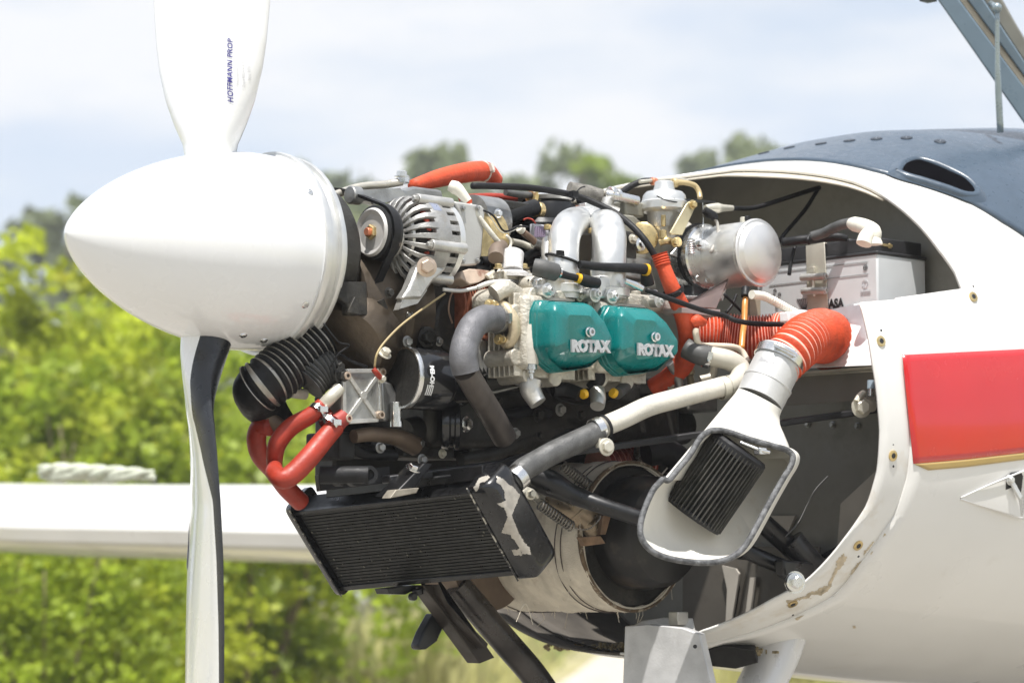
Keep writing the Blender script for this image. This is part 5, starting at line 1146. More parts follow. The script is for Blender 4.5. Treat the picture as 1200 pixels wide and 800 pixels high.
# pipe into the silencer and its springs
mb = MB(); mb.tube(X('S', '300,270,.10 370,310,.13 430,370,.14 470,420,.13'), [.026, .027, .027, .026], 24); mb.lathe(X1('S', '410,335', .14), X1('S', '430,370', .14)-X1('S', '370,310', .13), [(-.012, .029), (0, .031), (.012, .029)], 26); obj('inlet_pipe', mb, M('straw_steel', (.30, .24, .17), .3, .8, .25, 20, dirt=(.10, .07, .05), amt=.45, dw=.3), sil, sharp=50)
mb = MB(); mb.prism(X('S', '400,430 480,425 500,455 420,465', .20), NEAR*-.01); mb.prism(X('S', '490,345 520,350 500,420 478,420', .19), NEAR*-.008); obj('spring_tab', mb, M('rust_tab', (.22, .14, .085), .45, .5, .3, 40), sil, bevel=.001)
def spring(lab, z, s, r, turns, ends=None):
    a, b = X(z, s); mb = MB(); mb.spring(a, b, r, turns, .0014); 
    if ends:
        for e in ends: mb.tube(X(z, e), .0011, 6)
    return tag(obj('coil_spring', mb, M('spring_steel', (.30, .28, .25), .3, .9, .2, 60) if 'spring_steel' not in MT else MT['spring_steel'], sharp=180), lab, 'spring', 'exhaust coil springs')
spring('lower coil spring beside the radiator end tank, just above the wrapped drum', 'S', '240,300,.20 370,392,.20', .0078, 13, ['240,300,.20 215,285,.2 205,265,.2', '370,392,.20 400,400,.2 440,395,.2 475,360,.2 478,345,.2'])
spring('upper coil spring behind the silver radiator hose', 'S', '330,150,.14 450,240,.14', .0075, 13, ['450,240,.14 470,258,.14 482,275,.14'])
spring('short upright coil spring behind the orange shroud', 'S', '628,80,.06 622,148,.06', .0065, 9)
mb = MB(); mb.bolt(X1('S', '205,262', .215), NEAR-AFT*.3, .0060, .010); mb.tube(X('S', '170,262,.20 190,245,.2 215,255,.2 232,275,.2'), .0042, 8); T_('clamp_bolt', 'small yellowish clamp bolt at the top of the radiator tank', 'bolt', mb, plate)
mb = MB(); mb.duct(X('C', '930,370,.02 1050,350,.02 1170,330,.02'), .030, 10, .07, 24); T_('rear_red_duct', 'dark red ribbed duct deep behind the mount rail', 'duct', mb, [M('deep_red_duct', (.3, .03, .012), .5), wirem], sharp=50)
mb = MB(); mb.tube(X('D', '240,300,.12 320,290,.13 400,330,.14 400,400,.14'), .022, 20); T_('black_hose', 'black hose behind the air intake scoop', 'hose', mb, rubber, sharp=60)
# --- pipe from the radiator up to the right
rp_ = thing('radiator_pipe', 'thick pipe from the radiator, grey rubber hose joined to cream painted tube', 'pipe', X1('C', '480,440', .25))
mb = MB(); mb.tube(X('C', '505,440,.245 560,380,.25 620,345,.25 700,300,.255 780,262,.26 860,225,.265 935,190,.27'), .0175, 26, 8); obj('rubber_hose', mb, hoseg, rp_, sharp=180)
mb = MB(); mb.tube(X('R', '730,400,.27 850,350,.275 1000,280,.285 1160,235,.30')+X('A', '200,495,.31 270,478,.315'), .0155, 26, 8); obj('cream_tube', mb, creamp, rp_, sharp=180)
mb = MB(); mb.tube(X('A', '265,480,.315 325,470,.32 365,435,.32 368,385,.31 310,345,.30 220,325,.28'), .0158, 26, 8); obj('cream_elbow', mb, M('cream_rubber_elbow', (.50, .47, .40), .5, 0, .08, 30, dirt=(.36, .31, .22), amt=.4, dw=.3), rp_, sharp=180)
mb = MB(); mb.tube(X('A', '225,326,.28 170,318,.27 100,285,.25'), .0165, 24, 6); obj('grey_sleeve', mb, rubberg, rp_, sharp=180)
def clampb(c, d, r, name='clamp_band', w_=.006, mat=alup, par=rp_):
    mb = MB(); d = d.normalized(); mb.lathe(c, d, [(-w_, r), (-w_, r+.001), (w_, r+.001), (w_, r)], 28, cap=(False, False)); return obj(name, mb, mat, par)
c1, c2 = X('R', '700,440,.268 730,400,.27'); dd_ = (X1('R', '850,350', .275)-X1('R', '640,440', .262))
clampb(X1('R', '700,418', .268), dd_, .0182); clampb(X1('R', '742,398', .27), dd_, .0172, 'rubber_end', .0025, rubber)
mb = MB(); mb.bolt(X1('R', '752,518', .285), NEAR-AFT*.2, .0095, .007); mb.box(X1('R', '725,492', .28), (.009, .004, .008)); obj('clamp_screw', mb, plate, rp_, bevel=.001)
clampb(X1('C', '530,420', .25), X1('C', '620,345', .25)-X1('C', '520,430', .245), .0185, w_=.0075)
cd_ = X1('A', '330,470', .32)-X1('A', '230,490', .31); clampb(X1('A', '283,482', .316), cd_, .0172, 'clamp_band', .0055, plate); clampb(X1('A', '310,476', .318), cd_, .0170, 'clamp_band', .0022, plate)
# --- orange fire sleeve + long black cable
cable('throttle_cable', 'long thick black cable sweeping over the engine into the orange sleeve', '3', '-30,178,.10 100,180,.10 300,190,.11 520,228,.13 640,270,.15 760,330,.18 860,410,.21 930,490,.23 985,580,.24', .0052, rubber, seg=14)
mb = MB(); mb.tube(X('3', '1003,560,.245 1030,640,.25 1065,730,.255 1110,830,.255 1150,930,.25 1165,1050,.235 1130,1160,.21 1060,1230,.18 960,1290,.15'), [.0105, .0115, .0125, .0145, .0165, .0175, .0175, .016, .014], 24, 8)
T_('fire_sleeve', 'bright orange fire sleeve curving down around the second rocker cover', 'sleeve', mb, redh, sharp=180)
mb = MB(); mb.duct(X('3', '1000,552,.245 1012,590,.247 1022,625,.249'), .0122, 5, .12, 22, wire=0); T_('sleeve_gaiter', 'ribbed orange cuff where the black cable enters the sleeve', 'gaiter', mb, [redh, redh], sharp=60)
mb = MB(); mb.tube(X('3', '515,215,.13 530,245,.135 520,262,.13'), .002, 6); mb.box(X1('3', '528,225', .14), (.006, .005, .005)); mb.tube(X('3', '540,215,.13 565,190,.13 590,182,.13'), .0012, 6); T_('cable_tie', 'black cable tie on the long cable above the elbows', 'cable tie', mb, rubber)
# plug leads in front of the elbows
bt = thing('plug_lead', 'grey rubber plug cap with short black lead in front of the first elbow', 'cable', X1('3', '480,700', .24))
mb = MB(); mb.tube(X('3', '310,625,.225 360,635,.235 430,655,.24'), [.013, .0145, .0135], 18); obj('cap', mb, rubberg, bt, sharp=60)
mb = MB(); mb.tube(X('3', '430,655,.24 500,675,.245 565,690,.245'), [.007, .0055, .0055], 12); obj('lead', mb, rubber, bt, sharp=60)
mb = MB(); mb.lathe(X1('3', '432,655', .24), AFT-UP*.2, [(0, .011), (.004, .010)], 18); obj('collar', mb, alup, bt)
mb = MB(); mb.tube(X('3', '545,684,.245 562,690,.246'), .0078, 14); obj('yellow_ring', mb, yell, bt)
mb = MB(); mb.tube(X('3', '565,690,.245 610,705,.25 660,715,.25'), [.009, .0095, .008], 14); obj('end_boot', mb, rubber, bt, sharp=60)
bt = thing('plug_lead', 'straight black lead across the second elbow with a yellow end ring', 'cable', X1('3', '750,640', .24))
mb = MB(); mb.tube(X('3', '560,612,.235 700,625,.245 830,630,.25 920,638,.25'), [.0065, .0068, .0075, .0085], 14); obj('lead', mb, rubber, bt, sharp=60)
mb = MB(); mb.lathe(X1('3', '925,640', .25), AFT, [(-.003, .0095), (.003, .0095)], 18); obj('yellow_ring', mb, yell, bt)
mb = MB(); mb.tube(X('3', '925,650,.245 935,720,.24'), [.008, .011], 14); obj('boot', mb, rubber, bt, sharp=60)
cb = thing('linkage_cable', 'black control cable with steel ends running right from the second elbow over the red duct', 'cable', X1('7', '800,120', .27))
mb = MB(); mb.tube(X('7', '740,45,.265 900,105,.28 1060,160,.29 1176,188,.295')+X('A', '350,150,.305 450,165,.31 600,168,.31'), .0042, 12); obj('cable', mb, rubber, cb, sharp=180)
mb = MB(); mb.tube(X('3', '810,700,.255 870,725,.26 910,745,.265'), [.0045, .0058, .0045], 12); obj('steel_ferrule', mb, alup, cb)
# --- carburettor
car = thing('carburettor', 'silver dome-topped carburettor behind the second intake elbow', 'carburettor', X1('4', '290,480', .12))
kc = X1('4', '275,250', .11)
mb = MB(); mb.lathe(kc, UP, [(-.022, .036), (-.018, .0395), (-.006, .0395), (-.004, .037), (.0, .036), (.006, .0345), (.011, .030), (.014, .018), (.020, .0165), (.027, .0155), (.029, .013)], 44); obj('dome', mb, alub, car, sharp=28)
mb = MB(); mb.lathe(kc, UP, [(-.048, .027), (-.024, .0285), (-.022, .030)], 36); mb.lathe(kc-UP*.048, UP, [(-.02, .022), (0, .024)], 30); obj('body', mb, alu, car, sharp=30)
mb = MB(); mb.prism(X('4', '330,245 560,262 560,270 330,262', .145), NEAR*-.012); mb.tube(X('4', '235,235,.15 290,258,.15 345,268,.15'), .0012, 6); obj('top_lever', mb, M('blackened_steel', (.05, .05, .05), .4, .5), car)
mb = MB(); mb.prism(X('4', '398,278 415,262 440,268 452,285 375,450 312,445 308,435', .155), NEAR*-.003); obj('lever_bracket', mb, M('gold_plate', (.56, .50, .32), .4, .5, .08, 30), car, bevel=.001)
mb = MB(); mb.bolt(X1('4', '430,282', .156), NEAR, .0055, .006); obj('lever_pin', mb, brass, car)
mb = MB(); mb.cyl(X1('4', '330,490', .15), NEAR, .0085, .010, 16); mb.bolt(X1('4', '330,490', .16), NEAR, .0052, .006); mb.tube(X('4', '250,490,.14 290,480,.15 330,490,.15'), .006, 10); mb.cyl(X1('4', '270,400', .14), UP, .004, .018, 10); mb.cyl(X1('4', '268,470', .145), UP, .006, .014, 10); obj('idle_screw', mb, brass, car)
mb = MB(); mb.prism(X('4', '305,560 360,590 420,580 490,560 440,590 430,700 400,765 360,770 330,650', .12), NEAR*-.05); obj('float_bowl', mb, alud, car, bevel=.004)
mb = MB(); mb.lathe(X1('4', '440,510', .14), NEAR, [(0, .024), (.004, .026), (.010, .025), (.012, .019), (.012, .010), (.018, .010), (.020, .007)], 30); mb.prism(X('4', '310,555 400,450 490,430 500,540 450,580 380,585', .138), NEAR*-.01); obj('throttle_drum', mb, alup, car, bevel=.001)
mb = MB(); mb.spring(X1('4', '420,470', .158), X1('4', '425,560', .158), .006, 7, .001); mb.bolt(X1('4', '462,495', .16), NEAR, .006, .007); mb.tube(X('4', '487,270,.158 490,380,.158 485,470,.158'), .0007, 5); obj('return_spring', mb, alup, car)
mb = MB(); mb.tube(X('4', '320,160,.11 380,160,.115 440,175,.12 465,210,.125 472,245,.13'), [.006, .0045, .0045, .0045, .0045], 12); mb.cyl(X1('4', '320,160', .11), AFT, .0075, .010, 14); obj('vent_pipe', mb, M('honey_tube', (.60, .47, .25), .35, .3), car, sharp=60)
tubes('4', '140,155,.06 250,145,.06 340,140,.06 400,150,.06', .0030, plate, 'support_rod'); tubes('4', '40,215,.04 90,180,.04 150,155,.05 200,150,.05', .0055, rubber, 'fuel_hose')
mb = MB(); mb.cyl(X1('4', '205,152', .06), AFT, .0065, .01, 14); E('fuel_union', mb, MT['bright_copper'])
cable('choke_cable', 'black cable from the carburettor lever back and down into the cowl', '4', '640,300,.16 760,300,.16 900,260,.17 1040,215,.18 1130,188,.18', .0040, rubber, seg=12)
cable('rear_cable', 'straight black cable dropping steeply behind the polished canister', '4', '1120,200,.17 1050,310,.17 940,440,.17 900,500,.16', .0034, rubber, seg=12)
mb = MB(); mb.tube(X('4', '500,300,.16 545,298,.16 570,300,.16 600,300,.16 650,300,.16'), [.005, .007, .0085, .006, .0045], 14); T_('cable_end', 'zinc cable adjuster with lock nuts above the polished canister', 'fitting', mb, plate, sharp=30)
cable('thin_cable', 'thin grey cable bending down beside the throttle drum', '4', '545,345,.17 568,390,.175 568,460,.18 530,545,.18', .0026, M('grey_cable', (.4, .38, .34), .4))
mb = MB(); mb.tube(X('4', '495,310,.165 520,330,.168 548,345,.17 552,365,.172'), [.006, .008, .007, .005], 12); T_('rubber_cover', 'small black rubber cover over the cable joint', 'cover', mb, rubber, sharp=60)
# --- polished canister
cn_ = thing('airbox_canister', 'polished aluminium airbox canister with domed end beside the battery', 'canister', X1('4', '760,730', .18))
kc = X1('4', '800,545', .235)
mb = MB(); mb.lathe(kc, NEAR, [(-.010, .0535), (-.006, .0555), (-.002, .0555), (0, .054), (.0, .050), (.007, .045), (.012, .034), (.015, .018), (.016, .003)], 56); obj('domed_end', mb, M('spun_aluminium', (.80, .79, .77), .42, .85, .04, 15, bump=.08, bscale=300), cn_, sharp=28)
mb = MB(); mb.lathe(kc, NEAR, [(-.34, .05), (-.33, .0525), (-.15, .0525), (-.149, .054), (-.146, .054), (-.145, .0525), (-.008, .0530)], 56); obj('drum', mb, alub, cn_, sharp=28)
mb = MB(); mb.lathe(kc+AFT*-.035-UP*.002, NEAR, [(-.12, .050), (-.118, .052), (-.090, .052), (-.088, .0535), (-.082, .0535), (-.08, .05)], 48); mb.lathe(kc+AFT*-.03, NEAR, [(-.106, .0525), (-.106, .0545), (-.098, .0545), (-.098, .0525)], 48); obj('clamp_ring', mb, alup, cn_, sharp=28)
mb = MB(); mb.lathe(kc+AFT*-.036, NEAR, [(-.10, .0520), (-.10, .0540), (-.095, .0540), (-.095, .0520)], 48); obj('black_band', mb, rubber, cn_, sharp=28)
mb = MB(); mb.lathe(kc+UP*.017-AFT*.02, NEAR, [(-.24, .048), (-.236, .054), (-.16, .054), (-.154, .051), (-.15, .04)], 48); obj('cream_shoulder', mb, M('cream_plastic', (.66, .63, .55), .4, 0, .05), cn_, sharp=40)
mb = MB(); mb.cyl(kc+UP*.053-NEAR*.034, UP, .006, .008, 14); mb.m = 1; mb.cyl(kc+UP*.058-NEAR*.028, NEAR, .005, .006, 12); obj('bleed_stub', mb, [plate, rubber], cn_)
mb = MB(); mb.prism(X('4', '580,690 610,655 640,665 600,810 550,810', .16), NEAR*-.006); mb.prism(X('4', '370,780 600,785 600,800 370,800', .17), UP*-.02+NEAR*-.04); E('airbox_bracket', mb, alub, bevel=.001)
for s_ in ('445,690', '500,700'):
    near_bolt('4', s_, .15, .0055, alup)
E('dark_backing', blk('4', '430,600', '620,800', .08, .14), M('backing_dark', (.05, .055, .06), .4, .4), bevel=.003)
mb = MB(); mb.prism(X('A', '80,85 270,95 270,130 80,110', .27), NEAR*-.04); mb.prism(X('A', '70,75 290,0 300,-30 250,90', .20), NEAR*-.004); E('drip_tray', mb, M('pinkish_alu', (.48, .40, .38), .4, .5, .1, 20), bevel=.001)
mb = MB(); mb.tube(X('A', '150,190,.27 150,220,.27 170,270,.27 240,275,.27 330,280,.275 375,300,.28 405,355,.29'), .0052, 12)
T_('branch_tube', 'cream branching tube in front of the rear orange duct', 'tube', mb, M('cream_tubing', (.66, .58, .46), .45), sharp=180)
cable('copper_tube', 'amber fuel tube dropping from the canister past the orange duct', 'A', '400,-5,.24 392,60,.25 388,160,.26 380,220,.27 375,290,.28', .0050, M('amber_tube', (.62, .26, .06), .3), 'tube', seg=14)
mb = MB(); mb.tube(X('A', '395,-10,.245 392,30,.25'), .0066, 14); T_('tube_clip', 'dark clip on the amber fuel tube', 'clip', mb, rubber, sharp=60)
mb = MB(); mb.tube(X('A', '130,165,.265 155,150,.27 190,160,.27'), [.008, .010, .006], 12); T_('red_joint', 'small red rubber joint at the top of the cream branching tube', 'joint', mb, redh, sharp=60)
# --- orange ducts
mb = MB(); mb.duct(X('A', '100,215,.12 200,215,.14 300,225,.16 420,235,.19 540,225,.22 640,215,.25 730,240,.26'), .0345, 40, .08, 30)
T_('rear_orange_duct', 'horizontal orange ribbed duct behind the amber tube', 'duct', mb, [redh, wirem], sharp=50)
mb = MB(); mb.duct(X('A', '560,370,.385 625,300,.39 690,245,.38 750,225,.35 800,235,.30 820,255,.25 800,270,.2'), lambda t: .0335+.0075*min(1, t*2.2), 44, .085, 36)
T_('front_orange_duct', 'large bright orange ribbed duct elbow fixed to the intake neck', 'duct', mb, [redh, wirem], sharp=50)
# --- intake scoop with filter
scp = thing('air_intake_scoop', 'cream fibreglass air intake scoop with grey edge trim hanging at right of engine', 'air intake', D(840, 660, 4.0))
na, nb_ = X('A', '565,335,.385 455,560,.375'); nax = (nb_-na).normalized()
mb = MB(); mb.lathe(na, nax, [(-.01, .0365), (0, .0375), (.045, .0375), (.0455, .0395), (.049, .0395), (.0495, .0385), (.078, .0375)], 44, cap=(False, True)); nk = obj('aluminium_neck', mb, M('neck_grey', (.60, .60, .59), .5, .35, .06, 20, bump=.15, dirt=(.42, .41, .38), amt=.4, dw=.3), scp, sharp=28)
text_on('faint_lettering', 'umbecy', .009, None, AFT, UP, inkg, nk, cylmap(na, nax, .0376, .95, .024), offset=.0001)
mb = MB(); mb.lathe(na+nax*.001, nax, [(-.007, .0385), (-.007, .0405), (.007, .0405), (.007, .0385)], 44, cap=(False, False)); e_ = V((0, -1, 0)); e_ = (e_-nax*e_.dot(nax)).normalized(); s2 = nax.cross(e_)
mb.box(na+e_*.042+nax*.0, (.018, .004, .003), (s2, nax, e_)); mb.tube([na+e_*.043-s2*.02, na+e_*.046, na+e_*.043+s2*.02], .0022, 8); T_('duct_clamp', 'steel worm clamp holding the orange duct elbow to the neck', 'clamp', mb, alup, sharp=30)
RIM = [(777, 561), (784, 562), (794, 550), (808, 533), (820, 514), (828, 507), (836, 504), (852, 505.5), (880, 515), (909, 523), (922, 527), (929, 534), (927, 545), (918, 560), (902, 588), (888, 614), (876, 635), (866, 647), (852, 655), (830, 659), (800, 657), (775, 651), (760, 642), (751, 628), (751, 612), (757, 592), (766, 573)]
def rd(px, py): return 4.02 + (px-840)*.0006 - (py-580)*.0004
rim = [D(x, y, rd(x, y)) for x, y in RIM]; loop = catmull(rim+[rim[0]], 5)[:-1]
rc_ = sum(loop, V((0, 0, 0)))/len(loop); bk = V((.25, 1, .05)).normalized()
mb = MB(); mb.tube(loop+[loop[0]], .0046, 12, smooth=False, cap=False); obj('edge_trim', mb, trim, scp, sharp=180)
outer = []; 
def sh_(s, d): return [rc_+(p-rc_)*s+bk*d for p in loop]
mb = MB(); mb.loft([loop, sh_(1.0, .03), sh_(.985, .065), sh_(.93, .10), sh_(.78, .125), sh_(.3, .135)], (False, True)); mb2 = MB()
bw = obj('bowl', mb, scoopm, scp, sharp=60); m_ = bw.modifiers.new('solid', 'SOLIDIFY'); m_.thickness = .003; m_.offset = 1
# hood joining neck to bowl
NR = 40; A_ = []; e1_ = V((0, -1, 0)); e1_ = (e1_-nax*e1_.dot(nax)).normalized(); e2_ = nax.cross(e1_)
neck_c = na+nax*.076; rings = []
def ringat(c, ex_, ey_, ax_, ay_): return [c+ex_*(math.cos(2*math.pi*j/NR)*ax_)+ey_*(math.sin(2*math.pi*j/NR)*ay_) for j in range(NR)]
toppx = [(929, 535), (922, 528), (909, 523.5), (880, 515.5), (852, 506), (836, 504.5), (828, 508), (820, 515), (808, 534), (794, 551), (784, 563), (777, 562)]
tp = resample([D(x, y, rd(x, y)+.002) for x, y in toppx], NR//2)
L_ = tp[-1]; R_ = tp[0]; ew = (R_-L_).normalized()
if e2_.dot(ew) < 0: e2_ = -e2_
last = []
for j in range(NR):
    if j <= NR//2: last.append(tp[j])
    else:
        t = (j-NR/2)/(NR/2); last.append(L_.lerp(R_, t)+V((0, .10*math.sin(math.pi*t)**.6, 0))+UP*(.012*math.sin(math.pi*t)))
def sect(c_, ee, a_, b_):
    return ringat(c_, ee, (V((0, -1, 0))-ee*V((0, -1, 0)).dot(ee)).normalized(), a_, b_)
s0_ = sect(neck_c, e2_, .0375, .0375); s1_ = sect(neck_c+nax*.010, e2_, .0385, .0385); s2_ = sect(neck_c+nax*.026, (e2_*.8+ew*.2).normalized(), .044, .040)
rings = [s0_, s1_, s2_]
for t in (.35, .6, .8, .93, 1): 
    k_ = t; rings.append([(a.lerp(b, k_)+V((0, -.010*math.sin(math.pi*t), 0))) for a, b in zip(s2_, last)])
mb = MB(); mb.loft(rings, (False, False)); hd = obj('hood', mb, scoopm, scp, sharp=180)
# filter
flt = thing('air_filter', 'black pleated cone air filter inside the cream intake scoop', 'air filter', D(820, 620, 4.05))
f0 = D(700+470/4.2107, 460+600/4.2107, 4.10); f1 = D(700+690/4.2107, 460+290/4.2107, 4.085); fax = (f1-f0).normalized()
mb = MB(); rings = []; ea, eb, _ = basis(fax)
for i, t in enumerate([0, .03, .5, .97, 1]):
    ring = []; r0_ = .051-.002*t
    for j in range(176):
        a = 2*math.pi*j/176; r_ = r0_*(1 if j % 4 in (0, 1) else .80)+.0006*noise.noise(V((j*.3, t*6, 0))); a += .012*noise.noise(V((j*.2, t*4, 5)))
        ring.append(f0.lerp(f1, t)+(ea*math.cos(a)+eb*math.sin(a))*r_)
    rings.append(ring)
mb.loft(rings); obj('pleats', mb, filt, flt, sharp=25)
mb = MB(); mb.lathe(f0, fax, [(-.004, .040), (-.003, .0485), (.003, .0498), (.005, .0485)], 44); obj('end_cap', mb, rubber, flt, sharp=30); mb = MB(); mb.lathe(f1, fax, [(-.008, .047), (-.006, .0485), (.004, .0485), (.008, .045)], 44); obj('end_cap', mb, rubber, flt, sharp=30)
mb = MB(); mb.box(D(700+805/4.2107, 460+288/4.2107, 4.06), (.008, .006, .005)); mb.tube([D(867, 518, 4.06), D(890, 527, 4.055), D(902, 530, 4.06)], .003, 8); obj('band_screw', mb, alup, flt, bevel=.001)
# --- battery
U_B = .955; 
def bU(px, py): u_ = PU(px, py, U_B); return u_
bat = thing('battery', 'white battery with black lid and printed maker name, strapped in front of the firewall', 'battery', W(U_B+.05, .25, .36))
tlc = UN(PU(1028, 297, U_B)); n1_ = tlc[1]; zt = tlc[2]; n0_ = n1_-.26
mb = MB(); mb.box(W(U_B+.062, (n0_+n1_)/2, zt-.075), (.062, (n1_-n0_)/2, .075)); bc = obj('case', mb, battm, bat, bevel=.003)
mb = MB(); mb.box(W(U_B+.062, (n0_+n1_)/2, zt+.002), (.064, (n1_-n0_)/2+.002, .003)); mb.box(W(U_B+.062, (n0_+n1_)/2-.002, zt+.016), (.060, (n1_-n0_)/2-.004, .012)); mb.box(W(U_B+.058, n1_-.07, zt+.018), (.056, .012, .012)); lid = obj('lid', mb, M('battery_lid', (.028, .028, .03), .4, 0, .2, 30, dirt=(.09, .09, .085), amt=.42, dw=.3), bat, bevel=.002)
mb = MB(); mb.box(W(U_B+.045, n1_-.018, zt+.020), (.012, .006, .005)); obj('green_plug', mb, tealp, bat, bevel=.001); mb = MB(); mb.cyl(W(U_B+.04, n1_-.01, zt+.012), UP, .006, .008, 14); mb.box(W(U_B+.03, n1_-.006, zt+.016), (.012, .004, .002)); obj('terminal', mb, brass, bat)
def bq(z, s): ox, oy, k = ZM[z]; x, y = [float(v) for v in s.split(',')]; return PU(ox+x/k, oy+y/k, U_B-.0008)
def bline(a, b, w_): m = MB(); m.bar(bq('Q', a), bq('Q', b), w_, .0004, -AFT); return m
mb = bline('265,450', '895,382', .0009); m2 = bline('235,540', '900,462', .0009); mb.v += m2.v; mb.f += [[i+8 for i in f] for f in m2.f]; mb.mi += m2.mi; obj('printed_rule', mb, ink, bc)
o_ = bq('Q', '530,702'); e_ = bq('Q', '732,683'); exv = (e_-o_); 
vs, fs = text_poly('YUASA', .0205, offset=.0011, align='RIGHT', spacing=.98); hx = .0135*.72; ex_ = NEAR; kx = 1.0
fr = bq('Q', '735,683'); mb = MB(); mb.add([fr+NEAR*(v.x*.86)+UP*(v.y*1.0)-AFT*.0006 for v in vs], fs); obj('maker_lettering', mb, ink, bc)
mb = MB()
for i in range(6): mb.bar(bq('Q', f'{425+i*14},632'), bq('Q', f'{458+i*5},{700}'), .0014, .0004, -AFT)
mb.bar(bq('Q', '420,632'), bq('Q', '500,626'), .0012, .0004, -AFT); obj('fan_logo', mb, ink, bc)
c_ = bq('Q', '880,420'); mb = MB(); mb.tube([c_+(NEAR*math.cos(a)+UP*math.sin(a))*.0042 for a in [i*math.pi/8 for i in range(17)]], .0005, 5, smooth=False); mb.bar(c_-NEAR*.0028, c_+NEAR*.0028, .001, .0004, -AFT); mb.bar(c_-UP*.0028, c_+UP*.0028, .001, .0004, -AFT); obj('plus_symbol', mb, ink, bc)
c_ = bq('Q', '878,528'); mb = MB()
mb.tube([c_+(NEAR*math.cos(a)+UP*math.sin(a))*.006 for a in [i*math.pi/10 for i in range(21)]], .0004, 5, smooth=False); mb.tube([c_+(NEAR*math.cos(a)*.6+UP*math.sin(a))*.0035 for a in [i*math.pi/6 for i in range(10)]], .0004, 5, smooth=False)
for i in range(3): mb.bar(bq('Q', f'848,{575+i*11}'), bq('Q', f'915,{570+i*11}'), .0007, .0003, -AFT)
obj('recycling_mark', mb, inkg, bc)
mb = MB()
for x, y in ((275, 575), (305, 600), (262, 612), (290, 640), (288, 685)):
    c_ = bq('Q', f'{x},{y}'); mb.tube([c_+(NEAR*math.cos(a)+UP*math.sin(a))*.0032 for a in [i*math.pi/4 for i in range(9)]], .0005, 5, smooth=False)
obj('warning_marks', mb, ink, bc)
mb = MB(); mb.tube(X('Q', '870,262,.42 885,215,.42 920,180,.42'), [.0125, .012, .011], 16); mb.tube(X('Q', '925,235,.42 930,180,.42 870,145,.40 810,130,.38 785,125,.37'), [.013, .0135, .0125, .012, .009], 18); mb.lathe(X1('Q', '925,250', .42), UP, [(-.004, .017), (0, .0165), (.01, .012)], 22); T_('terminal_boot', 'cream rubber boot over the battery terminal', 'cover', mb, bootw, sharp=60)
cable('battery_cable', 'thick grey cable rising to the cream battery terminal boot', 'Q', '520,215,.28 600,190,.30 660,160,.32 720,135,.345 790,120,.37', .0085, rubberg, seg=16)
cable('battery_cable', 'thick black cable lying along the top edge of the battery', 'Q', '330,250,.24 450,235,.27 600,220,.29 700,215,.31 760,225,.32', [.0072, .0075, .0075, .007, .005], rubber, seg=16)
mb = MB(); mb.tube(X('Q', '505,205,.29 495,235,.292 505,262,.29'), .0022, 8); T_('cable_tie', 'black cable tie bundling the two battery cables', 'cable tie', mb, rubber)
cable('thin_cable', 'black wire running down the left side of the battery', 'Q', '410,280,.25 385,370,.25 370,470,.25', .0032, rubber)
st = thing('battery_strap', 'pale metal strap with two screws clamping the battery', 'strap', bq('Q', '550,730'))
def bq2(x, y, o): return PU(860+x/5.714, 240+y/5.714, U_B-o)
mb = MB(); mb.prism([bq2(480, 272, .003), bq2(605, 250, .003), bq2(632, 735, .003), bq2(492, 735, .003)], AFT*.002); mb.prism([bq2(480, 272, .003), bq2(605, 250, .003), bq2(605, 250, .003)+AFT*.07, bq2(480, 272, .003)+AFT*.07], UP*-.002); obj('band', mb, plate, st, bevel=.001)
for (x0, y0, x1, y1) in ((455, 488, 610, 478), (462, 578, 612, 572)):
    a, b = bq2(x0, y0, .012), bq2(x1, y1, .012); mb = MB(); mb.tube([a, a.lerp(b, .5), b], .0062, 16); mb.cap_screw(b, NEAR, .0045, .003); obj('clamp_barrel', mb, alu, st)
mb = MB(); mb.tube([bq2(530, 505, .012), bq2(535, 570, .012), bq2(540, 615, .012)], .0028, 10); mb.box(bq2(528, 435, .006), (.003, .005, .005)); obj('tension_screw', mb, plate, st, bevel=.0006)
mb = MB(); mb.duct(X('Q', '120,600,.33 200,612,.33 270,645,.335 350,690,.34 440,740,.345'), .0065, 22, .10, 14, wire=0); T_('white_corrugated_tube', 'white corrugated tube lying in front of the battery', 'tube', mb, [bootw, bootw], sharp=50)
mb = MB(); mb.box(X1('Q', '375,755', .35), (.014, .010, .008)); mb.tube(X('Q', '350,770,.35 440,740,.35 495,745,.35'), .009, 12); T_('white_connector', 'white plastic block at the end of the corrugated tube', 'connector', mb, prop_w, bevel=.003)
cable('thin_cable', 'thin pale wire trailing down the dark firewall right of the scoop', 'O', '440,-10,.40 380,55,.40 345,120,.39 300,210,.39 240,275,.39', .0008, rubberg)
mb = MB(); mb.tube(X('A', '0,110,.18 120,60,.18'), .01, 10); 
cable('thin_cable', 'black wire between canister and drip tray', 'A', '290,20,.24 330,60,.24 380,110,.24', .0025, rubber); cable('thin_cable', 'second black wire crossing beneath the canister', 'A', '350,20,.22 330,70,.22 300,110,.22', .0025, rubber)
E('tank_strap', blk('A', '415,40', '470,130', .15, .16), M('tan_strap', (.35, .30, .22), .6), bevel=.001)
mb = MB(); mb.cyl(X1('A', '105,380', .20), UP, .011, .03, 18); mb.cyl(X1('A', '105,420', .20), UP, .013, .012, 6); E('brass_plug', mb, M('dull_brass', (.28, .24, .16), .45, .6), bevel=.001)
tubes('A', '170,440,.18 230,420,.19 240,360,.20', .006, plate, 'fuel_pipe')

